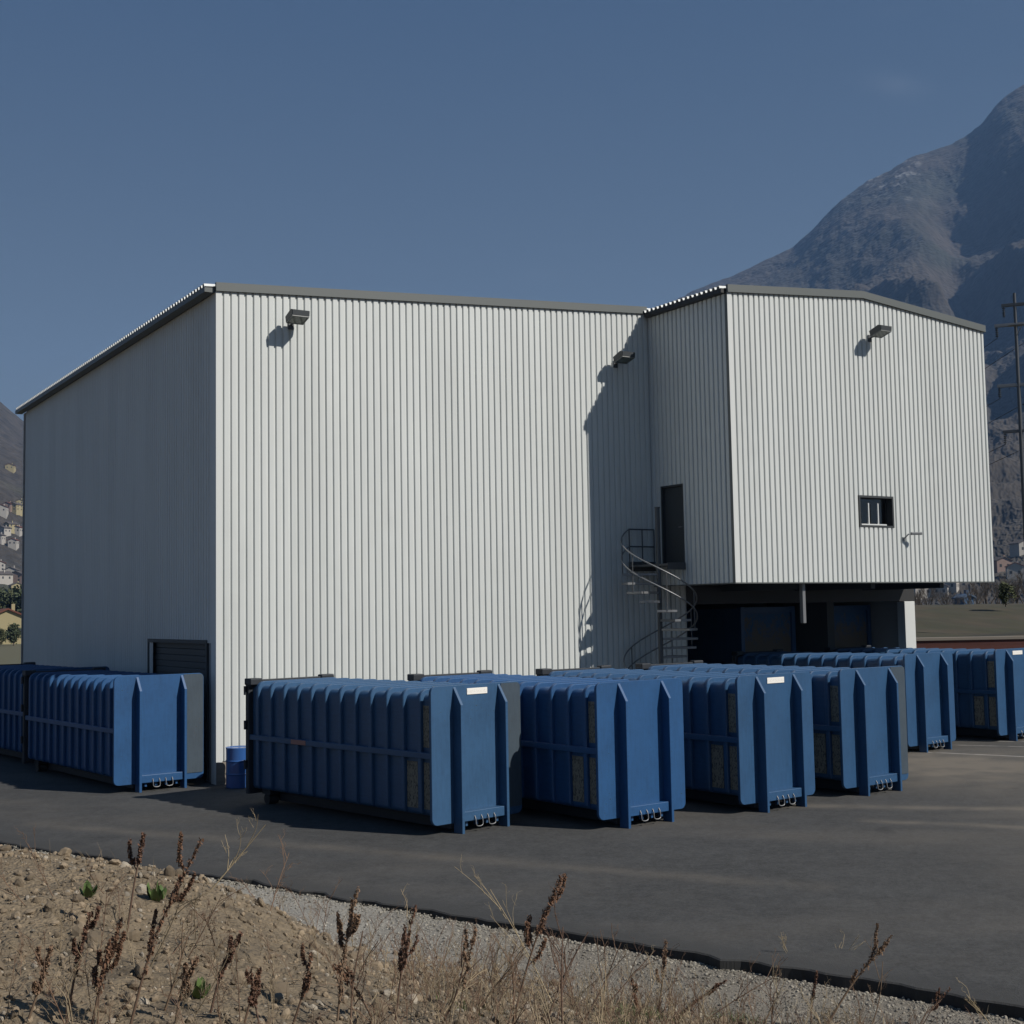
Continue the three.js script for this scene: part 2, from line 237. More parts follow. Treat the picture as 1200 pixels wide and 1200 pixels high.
function roofSheets(parent, z0, z1, x0, x1, y0, y1, mat) {    // sheets whose ribs run along x (down the slope)
  const n = Math.max(1, Math.round((z1 - z0) / 1.04)), dz = (z1 - z0) / n, ang = Math.atan2(y1 - y0, x1 - x0), len = Math.hypot(x1 - x0, y1 - y0);
  const s = new THREE.Shape(), pts = []; const pn = 5, pp = dz / pn;
  for (let i = 0; i < pn; i++) { const o = i * pp; pts.push([o, 0], [o + pp * 0.3, 0], [o + pp * 0.42, 0.07], [o + pp * 0.85, 0.07], [o + pp * 0.97, 0]); } pts.push([dz, 0]);
  pts.forEach(([a, b], i) => i ? s.lineTo(a, b) : s.moveTo(a, b)); for (let i = pts.length - 1; i >= 0; i--) s.lineTo(pts[i][0], pts[i][1] - 0.012); s.closePath();
  const g = new THREE.ExtrudeGeometry(s, { depth: len, bevelEnabled: false }); g.rotateY(Math.PI / 2); g.rotateZ(0);   // shape x -> -z, extrusion -> +x
  for (let k = 0; k < n; k++) { const m = part('roof_sheet', g, mat, parent); m.rotation.z = ang; m.position.set(x0, y0, z1 - k * dz); }
}
const ware = thing('warehouse', 'tall white corrugated metal warehouse with overhanging upper block behind the blue containers', 'warehouse', [-6.817, 0, -30.169], 0.5614);
{
  const core = new THREE.Shape(); core.moveTo(0, 0); core.lineTo(0, mainTop(0)); core.lineTo(17.8, mainTop(17.8)); core.lineTo(RIGHT, mainTop(RIGHT));
  core.lineTo(RIGHT, 0); core.lineTo(22.92, 0); core.lineTo(22.92, 4.3); core.lineTo(13.88, 4.3); core.lineTo(13.88, 0); core.closePath();
  // front wall body is 0.3 m thick with the bay opening cut out; the other walls close the hall
  const fw = extrude(core, 0.3); fw.translate(0, 0, -0.34);
  const front = part('front_wall', fw, M.core, ware);
  const n = Math.ceil(BX / SHEET);
  for (let k = 0; k < n; k++) { const a = k * SHEET, b = Math.min(BX + 0.0, a + SHEET); const m = part('cladding_sheet', clad(a, b, 0.52, mainTop), claddings[(k * 7 + 1) % 4], front); m.position.z = -0.038 + 0.0015 * (k % 2); }
  for (let k = 0; k < 2; k++) { const a = BX + k * 0.56, b = a + 0.54; const m = part('cladding_sheet', clad(a, b, 0.52, () => BH - 0.01), cladding, front); m.position.z = -0.038; }
  part('plinth', box(0.002, 13.88, -0.1, 0.50, -0.034, 0.012), M.concrete, front);
  part('door_jamb', rbox(22.9, 23.38, 0, 3.92, -0.3, 0.02, 0.015), M.white, front);
  part('lintel', box(13.9, 23.4, 3.93, 4.46, -0.42, -0.002), M.black, front);  // black colour stands in for the shade under the overhang
  // left wall with the roller door
  const lw = new THREE.Shape(); lw.moveTo(0, 0); lw.lineTo(0, mainTop(0)); lw.lineTo(DEEP, mainTop(0)); lw.lineTo(DEEP, 0); lw.lineTo(4.85, 0); lw.lineTo(4.85, 3.2); lw.lineTo(0.33, 3.2); lw.lineTo(0.33, 0); lw.closePath();
  const lg = extrude(lw, 0.3); lg.rotateY(Math.PI / 2); lg.translate(0.04, 0, -0.35);   // shape x -> -z
  const left = part('side_wall', lg, M.core, ware);
  const nl = Math.ceil((DEEP - 0.36) / SHEET);
  for (let k = 0; k < nl; k++) {
    const a = 0.02 + k * SHEET, b = Math.min(DEEP, a + SHEET); const g = clad(a, b, 0.0, () => mainTop(0) - 0.02, [[0.33, 4.85, 0, 3.2]]);
    g.rotateY(-Math.PI / 2); g.scale(1, 1, -1); const id = g.index.array; for (let i = 0; i < id.length; i += 3) { const t = id[i]; id[i] = id[i + 1]; id[i + 1] = t; } g.computeVertexNormals();
    const m = part('cladding_sheet', g, claddings[(k * 5 + 2) % 4], left); m.position.x = 0.036;
  }
  const rd = part('roller_door', box(0.12, 0.16, 0.05, 3.2, -5.2, -0.68), M.doorDark, left);
  for (let k = 0; k < 20; k++) part('door_slat', rbox(0.088, 0.122, 0.08 + k * 0.156, 0.08 + k * 0.156 + 0.150, -5.19, -0.69, 0.012), M.doorDark, rd);
  part('door_frame', merge([box(-0.02, 0.2, 0, 3.26, -0.70, -0.62), box(-0.02, 0.2, 0, 3.26, -5.26, -5.18), box(-0.021, 0.2, 3.18, 3.27, -5.26, -0.62)]), M.doorDark, left);
  part('corner_trim', merge([box(-0.012, 0.13, 0.5, mainTop(0), 0.0, 0.006), box(-0.012, -0.006, 0.0, mainTop(0) - 0.02, -0.33, 0.0)]), M.white, ware);
  part('back_wall', box(0.04, RIGHT, 0, 11.3, -DEEP - 0.3, -DEEP), M.core, ware);
  part('end_wall', box(RIGHT - 0.3, RIGHT, 0, mainTop(RIGHT), -DEEP, -0.35), M.core, ware);
  // the hall inside the bay
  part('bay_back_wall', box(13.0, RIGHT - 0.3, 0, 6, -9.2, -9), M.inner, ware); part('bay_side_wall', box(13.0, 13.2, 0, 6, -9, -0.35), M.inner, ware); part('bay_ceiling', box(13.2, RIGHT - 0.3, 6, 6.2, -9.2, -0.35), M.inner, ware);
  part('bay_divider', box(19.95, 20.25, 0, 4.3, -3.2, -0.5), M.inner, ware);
  // upper block
  const ex = new THREE.Shape(); ex.moveTo(0, BH); ex.lineTo(0, extTop(0)); ex.lineTo(5.02, extTop(5.02)); ex.lineTo(BW, extTop(BW)); ex.lineTo(BW, BH); ex.closePath();
  const wx0 = 17.39 - BX, wx1 = 18.75 - BX, wy0 = 6.02, wy1 = 6.87;
  const hole = new THREE.Path(); hole.moveTo(wx0, wy0); hole.lineTo(wx1, wy0); hole.lineTo(wx1, wy1); hole.lineTo(wx0, wy1); hole.closePath(); ex.holes.push(hole);
  const eg = extrude(ex, 0.25); eg.translate(BX, 0, BE - 0.288);
  const ext = part('overhang_wall', eg, M.core, ware);
  const ne = Math.ceil(BW / SHEET);
  for (let k = 0; k < ne; k++) { const a = k * SHEET, b = Math.min(BW, a + SHEET); const m = part('cladding_sheet', clad(a, b, BH - 0.02, extTop, [[wx0, wx1, wy0, wy1]]), claddings[(k * 7 + 3) % 4], ext); m.position.set(BX, 0, BE - 0.036); }
  part('corner_trim', box(BX - 0.044, BX + 0.10, BH - 0.02, extTop(0), BE + 0.001, BE + 0.006), M.white, ext); part('corner_trim', box(BX - 0.044, BX - 0.038, BH - 0.02, extTop(0), BE - 0.10, BE), M.trimGrey, ext);
  // side of the upper block with the stair door
  const dz0 = 0.40, dz1 = 1.36, dy0 = 5.03, dy1 = 7.22;
  const sw = new THREE.Shape(); sw.moveTo(0.0, BH); sw.lineTo(0.0, extTop(0) - 0.02); sw.lineTo(BE - 0.29, extTop(0) - 0.02); sw.lineTo(BE - 0.29, BH); sw.closePath();
  const dh = new THREE.Path(); dh.moveTo(dz0, dy0); dh.lineTo(dz1, dy0); dh.lineTo(dz1, dy1); dh.lineTo(dz0, dy1); dh.closePath(); sw.holes.push(dh);
  const sg = extrude(sw, 0.25); sg.rotateY(-Math.PI / 2); sg.translate(BX + 0.252, 0, 0);   // shape x -> +z, extrusion -> -x
  const side = part('overhang_side_wall', sg, M.core, ware);
  for (let k = 0; k < 4; k++) { const a = k * SHEET, b = Math.min(BE - 0.002, a + SHEET); const g = clad(a, b, BH - 0.02, () => extTop(0) - 0.02, [[dz0, dz1, dy0, dy1]]); g.rotateY(-Math.PI / 2); const m = part('cladding_sheet', g, cladding, side); m.position.x = BX; }
  const dr = part('stair_door', rbox(BX + 0.05, BX + 0.09, dy0 + 0.02, dy1 - 0.04, dz0 + 0.05, dz1 - 0.05, 0.008), M.doorDark, side);
  part('door_handle', merge([bar(V(BX + 0.05, 6.05, dz1 - 0.14), V(BX - 0.01, 6.05, dz1 - 0.14), 0.01), bar(V(BX - 0.01, 6.05, dz1 - 0.14), V(BX - 0.01, 6.05, dz1 - 0.27), 0.01)]), M.galv, dr);
  part('door_frame', merge([box(BX - 0.05, BX + 0.1, dy0, dy1, dz0, dz0 + 0.05), box(BX - 0.05, BX + 0.1, dy0, dy1, dz1 - 0.05, dz1), box(BX - 0.051, BX + 0.1, dy1 - 0.04, dy1 + 0.01, dz0, dz1), box(BX - 0.06, BX + 0.1, dy0 - 0.02, dy0 + 0.02, dz0, dz1)]), M.darkFrame, side);
  part('overhang_end_wall', box(BX + BW - 0.25, BX + BW, BH, extTop(BW), 0.0, BE - 0.29), M.cladPlain || cladding, ware);
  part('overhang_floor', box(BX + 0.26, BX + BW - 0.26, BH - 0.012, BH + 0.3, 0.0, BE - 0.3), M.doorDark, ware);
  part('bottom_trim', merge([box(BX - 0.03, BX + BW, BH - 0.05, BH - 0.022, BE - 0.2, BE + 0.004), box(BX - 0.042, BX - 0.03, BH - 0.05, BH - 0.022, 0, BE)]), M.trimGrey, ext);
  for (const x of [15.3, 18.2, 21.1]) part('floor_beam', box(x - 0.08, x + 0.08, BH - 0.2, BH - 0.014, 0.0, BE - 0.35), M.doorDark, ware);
  // window
  const wi = part('window', box(BX + wx0 + 0.03, BX + wx1 - 0.03, wy0 + 0.03, wy1 - 0.03, BE - 0.20, BE - 0.19), M.glass, ext);
  part('window_frame', merge([box(BX + wx0 - 0.02, BX + wx0 + 0.04, wy0 - 0.02, wy1 + 0.02, BE - 0.24, BE + 0.012), box(BX + wx1 - 0.04, BX + wx1 + 0.02, wy0 - 0.02, wy1 + 0.02, BE - 0.24, BE + 0.012), box(BX + wx0 + 0.04, BX + wx1 - 0.04, wy1 - 0.04, wy1 + 0.02, BE - 0.24, BE + 0.011), box(BX + wx0 + 0.04, BX + wx1 - 0.04, wy0 - 0.02, wy0 + 0.03, BE - 0.24, BE + 0.011)]), M.darkFrame, wi);
  for (const f of [0.29, 0.57]) part('window_bar', rbox(BX + mix(wx0, wx1, f) - 0.022, BX + mix(wx0, wx1, f) + 0.022, wy0 + 0.05, wy0 + 0.66, BE - 0.06, BE - 0.02, 0.008), M.white, wi);
  part('window_sill', rbox(BX + wx0 + 0.05, BX + wx1 - 0.3, wy0 + 0.031, wy0 + 0.07, BE - 0.1, BE + 0.02, 0.006), M.white, wi);
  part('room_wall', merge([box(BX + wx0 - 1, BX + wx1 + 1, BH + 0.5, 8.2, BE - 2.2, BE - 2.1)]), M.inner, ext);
  // roofs: fascia on the fronts, ribbed sheets overhanging the left eaves
  const fascia = (name, fn, x0, xr, x1, z, parent) => { const s = new THREE.Shape(), h = 0.2; s.moveTo(x0, fn(x0)); s.lineTo(xr, fn(xr)); if (x1 > xr) s.lineTo(x1, fn(x1)); if (x1 > xr) s.lineTo(x1, fn(x1) + h); s.lineTo(xr, fn(xr) + h); s.lineTo(x0, fn(x0) + h); s.closePath(); const g = extrude(s, 0.07, 0.004); g.translate(0, 0, z); return part(name, g, M.trimGrey, parent); };
  const roof = part('roof', (() => { const s = new THREE.Shape(); s.moveTo(0.1, mainTop(0.1)); s.lineTo(17.8, mainTop(17.8)); s.lineTo(RIGHT, mainTop(RIGHT)); s.lineTo(RIGHT, mainTop(RIGHT) + 0.12); s.lineTo(17.8, mainTop(17.8) + 0.12); s.lineTo(0.1, mainTop(0.1) + 0.12); s.closePath(); const g = extrude(s, DEEP - 0.1); g.translate(0, 0, -DEEP - 0.1); return g; })(), M.galvDark, ware);
  fascia('fascia', mainTop, -0.02, BX - 0.1, 0, -0.02, roof);
  roofSheets(roof, -DEEP - 0.25, -0.02, -0.26, 17.7, mainTop(0) + 0.105, mainTop(17.7) + 0.13, M.white);
  part('gutter', box(-0.27, -0.03, mainTop(0) - 0.03, mainTop(0) + 0.085, -DEEP - 0.28, -0.04), M.trimGrey, roof);
  const er = part('overhang_roof', (() => { const s = new THREE.Shape(); s.moveTo(0.05, extTop(0.05)); s.lineTo(5.02, extTop(5.02)); s.lineTo(BW, extTop(BW)); s.lineTo(BW, extTop(BW) + 0.12); s.lineTo(5.02, extTop(5.02) + 0.12); s.lineTo(0.05, extTop(0.05) + 0.12); s.closePath(); const g = extrude(s, BE - 0.02); g.translate(BX, 0, 0.0); return g; })(), M.galvDark, ware);
  const ef = fascia('fascia', extTop, -0.06, 5.02, BW + 0.05, BE - 0.01, er); ef.position.x = BX;
  roofSheets(er, -0.4, BE - 0.02, BX - 0.22, BX + 5.02, extTop(0) + 0.10, extTop(5.02) + 0.135, M.white);
  part('gutter', box(BX - 0.22, BX - 0.04, extTop(0) - 0.02, extTop(0) + 0.08, 0.07, BE - 0.03), M.black, er);
  part('hanging_pipe', merge([rbox(15.30, 15.41, 3.36, BH - 0.055, BE - 0.32, BE - 0.2, 0.01)]), M.galv, ware);
}
// local frame of the warehouse for the things fixed to it
const wareFrame = (() => { ware.updateMatrixWorld(); return (x, y, z) => V(x, y, z).applyMatrix4(ware.matrixWorld); })();
const TH = 0.5614;

// floodlights
function floodlight(x, y, z, tilt, label) {
  const p = wareFrame(x, y, z), t = thing('floodlight', label, 'floodlight', p.toArray(), TH, 'floodlights on the warehouse');
  part('wall_plate', rbox(-0.07, 0.07, -0.16, 0.04, -0.001, 0.03, 0.006), M.galvDark, t);
  part('arm', merge([bar(V(0, -0.05, 0.02), V(0, -0.02, 0.3), 0.022), bar(V(-0.2, -0.02, 0.3), V(0.2, -0.02, 0.3), 0.016), bar(V(-0.2, -0.02, 0.3), V(-0.2, 0.06, 0.36), 0.014), bar(V(0.2, -0.02, 0.3), V(0.2, 0.06, 0.36), 0.014)]), M.galvDark, t);
  const hs = new THREE.Shape(); hs.moveTo(-0.2, -0.05); hs.lineTo(0.2, -0.05); hs.lineTo(0.24, 0.05); hs.lineTo(0.14, 0.11); hs.lineTo(-0.2, 0.09); hs.closePath();
  const g = extrude(hs, 0.42, 0.012); g.translate(0, 0, -0.21); g.rotateY(-Math.PI / 2);
  const h = part('housing', g, M.doorDark, t); h.position.set(0, 0.06, 0.42); h.rotation.x = tilt;
  const gl = part('glass', rbox(-0.18, 0.18, -0.078, -0.062, -0.17, 0.17, 0.004), M.lampGlass, h);
  part('rim', merge([box(-0.215, -0.185, -0.085, -0.05, -0.2, 0.2), box(0.185, 0.215, -0.085, -0.05, -0.2, 0.2), box(-0.185, 0.185, -0.085, -0.05, 0.175, 0.2), box(-0.185, 0.185, -0.085, -0.05, -0.2, -0.175)]), M.trimGrey, h);
}
floodlight(1.85, 10.83, 0.0, -0.28, 'black floodlight near the left corner of the warehouse front');
floodlight(11.55, 10.72, 0.0, -0.28, 'black floodlight at the shadow edge beside the overhanging block');
floodlight(18.05, 11.45, BE, -0.28, 'black floodlight above the small window of the overhanging block');
{ const p = wareFrame(19.12, 5.72, BE), t = thing('wall_fitting', 'small grey fitting on a bent bracket right of the small window', 'wall lamp', p.toArray(), TH);
  part('bracket', merge([rbox(-0.04, 0.04, -0.1, 0.02, 0.0, 0.02, 0.004), bar(V(0, -0.04, 0.01), V(0.05, 0.1, 0.16), 0.018), bar(V(0.05, 0.1, 0.16), V(0.14, 0.1, 0.2), 0.015)]), M.galv, t);
  part('body', (() => { const g = rbox(-0.16, 0.16, -0.04, 0.04, -0.04, 0.04, 0.015); g.rotateY(-0.45); g.translate(0.26, 0.11, 0.26); return g; })(), M.galv, t); }

// spiral staircase
{
  const cx = 12.02, cz = 1.12, R = 1.0, LY = 5.03, st = thing('spiral_staircase', 'grey steel spiral staircase up to the dark door of the overhanging block', 'staircase', wareFrame(cx, 0, cz).toArray(), TH);
  part('pole', merge([bar(V(0, 0, 0), V(0, 6.55, 0), 0.065, 14), bar(V(0, 6.55, 0), V(0, 6.58, 0), 0.075, 14)]), M.galvDark, st);
  const dir = a => V(Math.cos(a), 0, Math.sin(a)), D = Math.PI / 180, n = 20, ang = i => (228 - 27.7 * i) * D, hy = i => LY - 0.25 * (i + 1);
  const ts = new THREE.Shape(); ts.moveTo(0.05, -0.03); for (let k = 0; k <= 4; k++) { const a = (-15.5 + k * 31 / 4) * D; ts.lineTo(R * Math.cos(a), R * Math.sin(a)); } ts.lineTo(0.05, 0.03); ts.closePath();
  const tg = merge([(() => { const g = extrude(ts, 0.055, 0.003); g.rotateX(Math.PI / 2); return g; })()]);
  for (let i = 0; i < n; i++) { const m = part('step', tg, M.galv, st); m.rotation.y = -ang(i); m.position.y = hy(i); }
  for (const [h, nm] of [[1.0, 'handrail'], [0.52, 'mid_rail']]) { const pts = []; for (let i = -1; i <= n - 1; i += 0.5) { const d = dir(ang(i)).multiplyScalar(R); pts.push(V(d.x, hy(i) + h, d.z)); } part(nm, tube(pts, 0.021, 7, 160), M.galv, st); }
  for (let i = 0; i < n; i += 2) { const d = dir(ang(i)).multiplyScalar(R - 0.002); part('rail_post', bar(V(d.x, hy(i) - 0.03, d.z), V(d.x, hy(i) + 1.0, d.z), 0.015), M.galvDark, st); }
  const ls = new THREE.Shape(); ls.moveTo(-0.26, -0.98); ls.lineTo(0.68, -0.98); ls.lineTo(0.68, 0.3); ls.lineTo(0.05, 0.3); ls.lineTo(-0.05, 0); ls.closePath();
  const lg = extrude(ls, 0.05, 0.004); lg.rotateX(Math.PI / 2); lg.translate(0, LY, 0);
  const land = part('landing', lg, M.galvDark, st);
  part('edge_plate', merge([box(-0.26, 0.68, LY - 0.16, LY + 0.1, -1.0, -0.98), box(0.05, 0.68, LY - 0.16, LY + 0.03, 0.3, 0.32)]), M.galvDark, land);
  const rails = []; for (const h of [1.0, 0.52]) rails.push(tube([V(-0.247, LY + h, -0.969), V(0.0, LY + h, -0.98), V(0.64, LY + h, -0.98)], 0.021, 7, 20));
  part('landing_rail', merge(rails), M.galvDark, st);
  for (const [x, z, h] of [[-0.24, -0.97, 1], [0.22, -0.98, 1], [0.64, -0.98, 1.0]]) part('rail_post', bar(V(x, LY - 0.1, z), V(x, LY + h, z), 0.018), M.galvDark, st);
}

// ---------------------------------------------------------------- containers
const LEN = 5.95;
const paintMap = colourTexture(512, (u, v) => {
  const a = tnoise(u, v, 4, 2), b = tnoise(u, v, 22, 6), c = tnoise(u, v * 0.12, 60, 9), d = tnoise(u, v, 90, 3); let s = 0.92 + 0.2 * a + 0.12 * b + 0.16 * c + 0.08 * d; const dust = sstep(0.1, 0.6, a + 0.6 * b) * 0.2, chip = sstep(0.46, 0.56, d + 0.4 * b + 0.25 * c);
  return [mix(mix(s, 1.0, dust) , 0.85, chip * 0.6), mix(s, 0.98, dust) * mix(1, 0.5, chip), mix(s, 0.85, dust) * mix(1, 0.3, chip)]; }, { repeat: [0.45, 0.45] });
let paintN = 0; const paint = (r, g, b) => { const m = paintMap.clone(); m.offset.set(paintN * 0.173 % 1, paintN * 0.371 % 1); paintN++; m.needsUpdate = true; return new THREE.MeshStandardMaterial({ color: new THREE.Color().setRGB(r, g, b), map: m, roughness: 0.48 }); };
const bodyDark = std(0.014, 0.018, 0.024, 0.6), posterMat = [0, 1, 2].map(s => new THREE.MeshStandardMaterial({ roughness: 0.8, map: colourTexture(128, (u, v) => { const a = tnoise(u, v, 7, 11 + s * 5), b = tnoise(u, v, 17, 4 + s), k = sstep(0.02, 0.16, b + 0.5 * a); return [mix(0.20, 0.07, k), mix(0.185, 0.068, k), mix(0.14, 0.055, k)]; }) }));
const labelMat = new THREE.MeshStandardMaterial({ roughness: 0.6, map: colourTexture(128, (u, v) => { const k = sstep(0.1, 0.2, tnoise(u, v * 0.4, 26, 3)) * (v > 0.25 && v < 0.7 ? 0.5 : 0); return [mix(0.75, 0.3, k), mix(0.73, 0.29, k), mix(0.68, 0.27, k)]; }) });
const redLabel = std(0.30, 0.16, 0.13, 0.8);
function profile(hw, y0, y1, rt, rb) { const s = new THREE.Shape(); s.moveTo(-hw + rb, y0); s.lineTo(hw - rb, y0); s.quadraticCurveTo(hw, y0, hw, y0 + rb); s.lineTo(hw, y1 - rt); s.absarc(hw - rt, y1 - rt, rt, 0, Math.PI / 2, false); s.lineTo(-hw + rt, y1); s.absarc(-hw + rt, y1 - rt, rt, Math.PI / 2, Math.PI, false); s.lineTo(-hw, y0 + rb); s.quadraticCurveTo(-hw, y0, -hw + rb, y0); return s; }
const CG = (() => {
  const o = {};
  o.body = extrude(profile(0.95, 0.30, 2.40, 0.13, 0.10), LEN - 0.12, 0, 8); o.body.translate(0, 0, -LEN + 0.04);
  const rs = profile(1.01, 0.34, 2.465, 0.17, 0.08); const inn = profile(0.94, 0.36, 2.39, 0.12, 0.08); rs.holes.push(new THREE.Path(inn.getPoints(8)));
  o.rib = extrude(rs, 0.07, 0.014, 8);
  o.rail = merge([rbox(-1.035, -0.93, 1.29, 1.40, -LEN + 0.06, -0.03, 0.012)]); o.rail2 = merge([rbox(0.93, 1.035, 1.29, 1.40, -LEN + 0.06, -0.03, 0.012)]);
  const ps = new THREE.Shape(), w = 1.05, y0 = 0.17, y1 = 2.53, r = 0.11; ps.moveTo(-w + r, y0); ps.lineTo(w - r, y0); ps.absarc(w - r, y0 + r, r, -Math.PI / 2, 0); ps.lineTo(w, y1 - r); ps.absarc(w - r, y1 - r, r, 0, Math.PI / 2); ps.lineTo(-w + r, y1); ps.absarc(-w + r, y1 - r, r, Math.PI / 2, Math.PI); ps.lineTo(-w, y0 + r); ps.absarc(-w + r, y0 + r, r, Math.PI, Math.PI * 1.5);
  o.plate = extrude(ps, 0.05, 0.006, 6); o.plate.translate(0, 0, -0.056);
  const fs = new THREE.Shape(); fs.moveTo(-0.02, 0.0); fs.lineTo(0.2, 0.0); fs.lineTo(0.2, 2.20); fs.lineTo(0.0, 2.50); fs.lineTo(-0.02, 2.50); fs.closePath();
  o.fin = extrude(fs, 0.05, 0.005); o.fin.rotateY(-Math.PI / 2); o.fin.translate(0.025, 0, 0);
  o.skid = merge([rbox(-0.07, 0.07, 0.06, 0.31, -LEN + 0.25, -0.06, 0.012)]);
  o.cross = merge([rbox(-0.495, 0.495, 0.19, 0.36, 0.0, 0.15, 0.012), ...[-0.36, -0.12, 0.12, 0.36].map(x => rbox(x - 0.025, x + 0.025, 0.10, 0.19, 0.02, 0.09, 0.006))]);
  o.loop = tube([V(-0.075, 0.27, 0.15), V(-0.078, 0.22, 0.18), V(-0.07, 0.11, 0.195), V(0, 0.09, 0.198), V(0.07, 0.11, 0.195), V(0.078, 0.22, 0.18), V(0.075, 0.27, 0.15)], 0.010, 7, 24);
  o.rear = merge([rbox(-1.06, 1.06, 0.2, 2.50, -LEN - 0.04, -LEN + 0.08, 0.015), rbox(-1.08, -0.80, 2.40, 2.535, -LEN - 0.05, -LEN + 0.2, 0.02), rbox(0.72, 1.05, 2.40, 2.54, -LEN - 0.05, -LEN + 0.12, 0.03)]);
  o.hinge = merge([0.7, 1.5, 2.2].map(y => bar(V(-1.09, y, -LEN), V(-1.09, y + 0.18, -LEN), 0.03)));
  const wh = new THREE.CylinderGeometry(0.11, 0.11, 0.22, 20); wh.rotateZ(Math.PI / 2); o.wheel = wh;
  o.poster = [box(-1.0, -0.994, 0, 1, 0, 1)];
  return o;
})();
function container(x, d, a, colour, label, opt = {}) {
  const t = thing('container', label, 'container', [x, 0, -d], a, 'blue roll-off containers'), P = paint(...colour);
  const body = part('body', CG.body, P, t);
  const n = 12; for (let k = 0; k < n; k++) { const m = part('rib', CG.rib, P, body); m.position.z = -0.42 - k * (LEN - 0.72) / (n - 1); }
  const rl = part('side_rail', CG.rail, P, body); part('side_rail', CG.rail2, P, body);
  const pl = part('end_plate', CG.plate, P, t);
  for (const s of [-1, 1]) { const f = part('fin', CG.fin, P, pl); f.position.x = s * 0.526; }
  const c = part('crossbar', CG.cross, P, pl);
  for (const s of [-1, 1]) { const l = part('hook_loop', CG.loop, M.galv, pl); l.position.x = s * 0.15; }
  for (const s of [-1, 1]) { const k = part('skid', CG.skid, bodyDark, t); k.position.x = s * 0.526; }
  part('rear_frame', CG.rear, bodyDark, t); part('hinge', CG.hinge, bodyDark, t);
  for (const s of [-1, 1]) { const w = part('wheel', CG.wheel, M.black, t); w.position.set(s * 0.72, 0.111, -LEN + 0.4); }
  const bracket = merge([-1, 1].map(s => rbox(s * 0.72 - 0.13, s * 0.72 + 0.13, 0.2, 0.33, -LEN + 0.25, -LEN + 0.55, 0.01))); part('wheel_bracket', bracket, bodyDark, t);
  if (opt.grey) { const g = new THREE.Shape(); g.moveTo(0.57, 0.3); g.lineTo(1.0, 0.3); g.quadraticCurveTo(1.04, 0.3, 1.04, 0.36); g.lineTo(1.04, 2.42); g.quadraticCurveTo(1.04, 2.52, 0.95, 2.52); g.lineTo(0.57, 2.52); g.closePath(); const e = extrude(g, 0.008); e.translate(0, 0, 0.004); part('flange', e, paint(0.050, 0.070, 0.090), pl).userData.label = 'greyish right flange'; }  // thin greyer sheet laid over the right flange of the end plate
  if (opt.plate) part('label_plate', rbox(-0.24, 0.24, 2.36, 2.47, 0.001, 0.012, 0.004), labelMat, pl);
  if (opt.posters !== false) { const G = (y0, y1, z0, z1) => box(-0.962, -0.951, y0, y1, z0, z1); [[1.48, 2.2, -0.33, -0.09], [0.42, 1.22, -0.33, -0.09], [0.42, 1.22, -0.80, -0.50]].forEach((q, i) => part('notice', G(...q), posterMat[i], body)); }
  if (opt.tag) part('notice', box(-1.042, -1.033, 1.30, 1.39, -4.35, -3.85), redLabel, body);
  return t;
}
const B1 = [0.028, 0.083, 0.172], B2 = [0.015, 0.073, 0.190], B3 = [0.020, 0.072, 0.162];
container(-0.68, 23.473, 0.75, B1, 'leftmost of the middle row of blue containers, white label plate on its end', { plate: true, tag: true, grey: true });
container(2.251, 23.703, 0.658, B2, 'brightest blue container, second from the left in the middle row');
container(4.965, 25.203, 0.655, B3, 'blue container with white label plate, third from left in the middle row', { plate: true });
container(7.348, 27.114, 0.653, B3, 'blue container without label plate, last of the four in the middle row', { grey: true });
container(10.898, 34.704, 0.659, B3, 'farther blue container beside the brown patch of asphalt, just right of the middle row');
container(14.137, 37.113, 0.643, B3, 'rightmost blue container, cut off by the picture edge', { plate: true });
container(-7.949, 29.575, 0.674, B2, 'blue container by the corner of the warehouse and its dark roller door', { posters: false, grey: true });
container(-7.949 - Math.sin(0.674) * 6.5 + 0.28, 29.575 + Math.cos(0.674) * 6.5 + 0.22, 0.674, B2, 'shaded blue container at the left picture edge, behind another one', { posters: false });
// the two tall boxes inside the bay
for (const [x0, x1, label] of [[17.3, 19.55, 'tall dark blue box in the left half of the loading bay'], [21.0, 22.98, 'tall dark blue box in the right half of the loading bay']]) {
  const t = thing('compactor_box', label, 'container', wareFrame((x0 + x1) / 2, 0, -1.6).toArray(), TH, 'tall boxes in the loading bay'), w = (x1 - x0) / 2;
  const rust = new THREE.MeshStandardMaterial({ roughness: 0.8, map: colourTexture(256, (u, v) => { const k = sstep(1.0, 0.72, v + 0.22 * tnoise(u, v, 9, x0) + 0.2 * tnoise(u, v, 30, 3)); return [mix(0.04, 0.13, k), mix(0.10, 0.11, k), mix(0.20, 0.085, k)]; }) });
  part('body', box(-w, w, 0.15, 3.78, -2.6, 0), paint(0.035, 0.09, 0.19), t);
  const pg = new THREE.BoxGeometry(2 * w - 0.3, 3.2, 0.03); pg.translate(0, 2.0, 0.018); const pn = part('front_panel', pg, rust, t);
  part('frame', merge([rbox(-w - 0.02, -w + 0.13, 0, 3.83, -0.1, 0.09, 0.01), rbox(w - 0.13, w + 0.02, 0, 3.83, -0.1, 0.09, 0.01), rbox(-w + 0.13, w - 0.13, 3.66, 3.82, -0.1, 0.08, 0.01)]), paint(0.035, 0.09, 0.19), t);
}
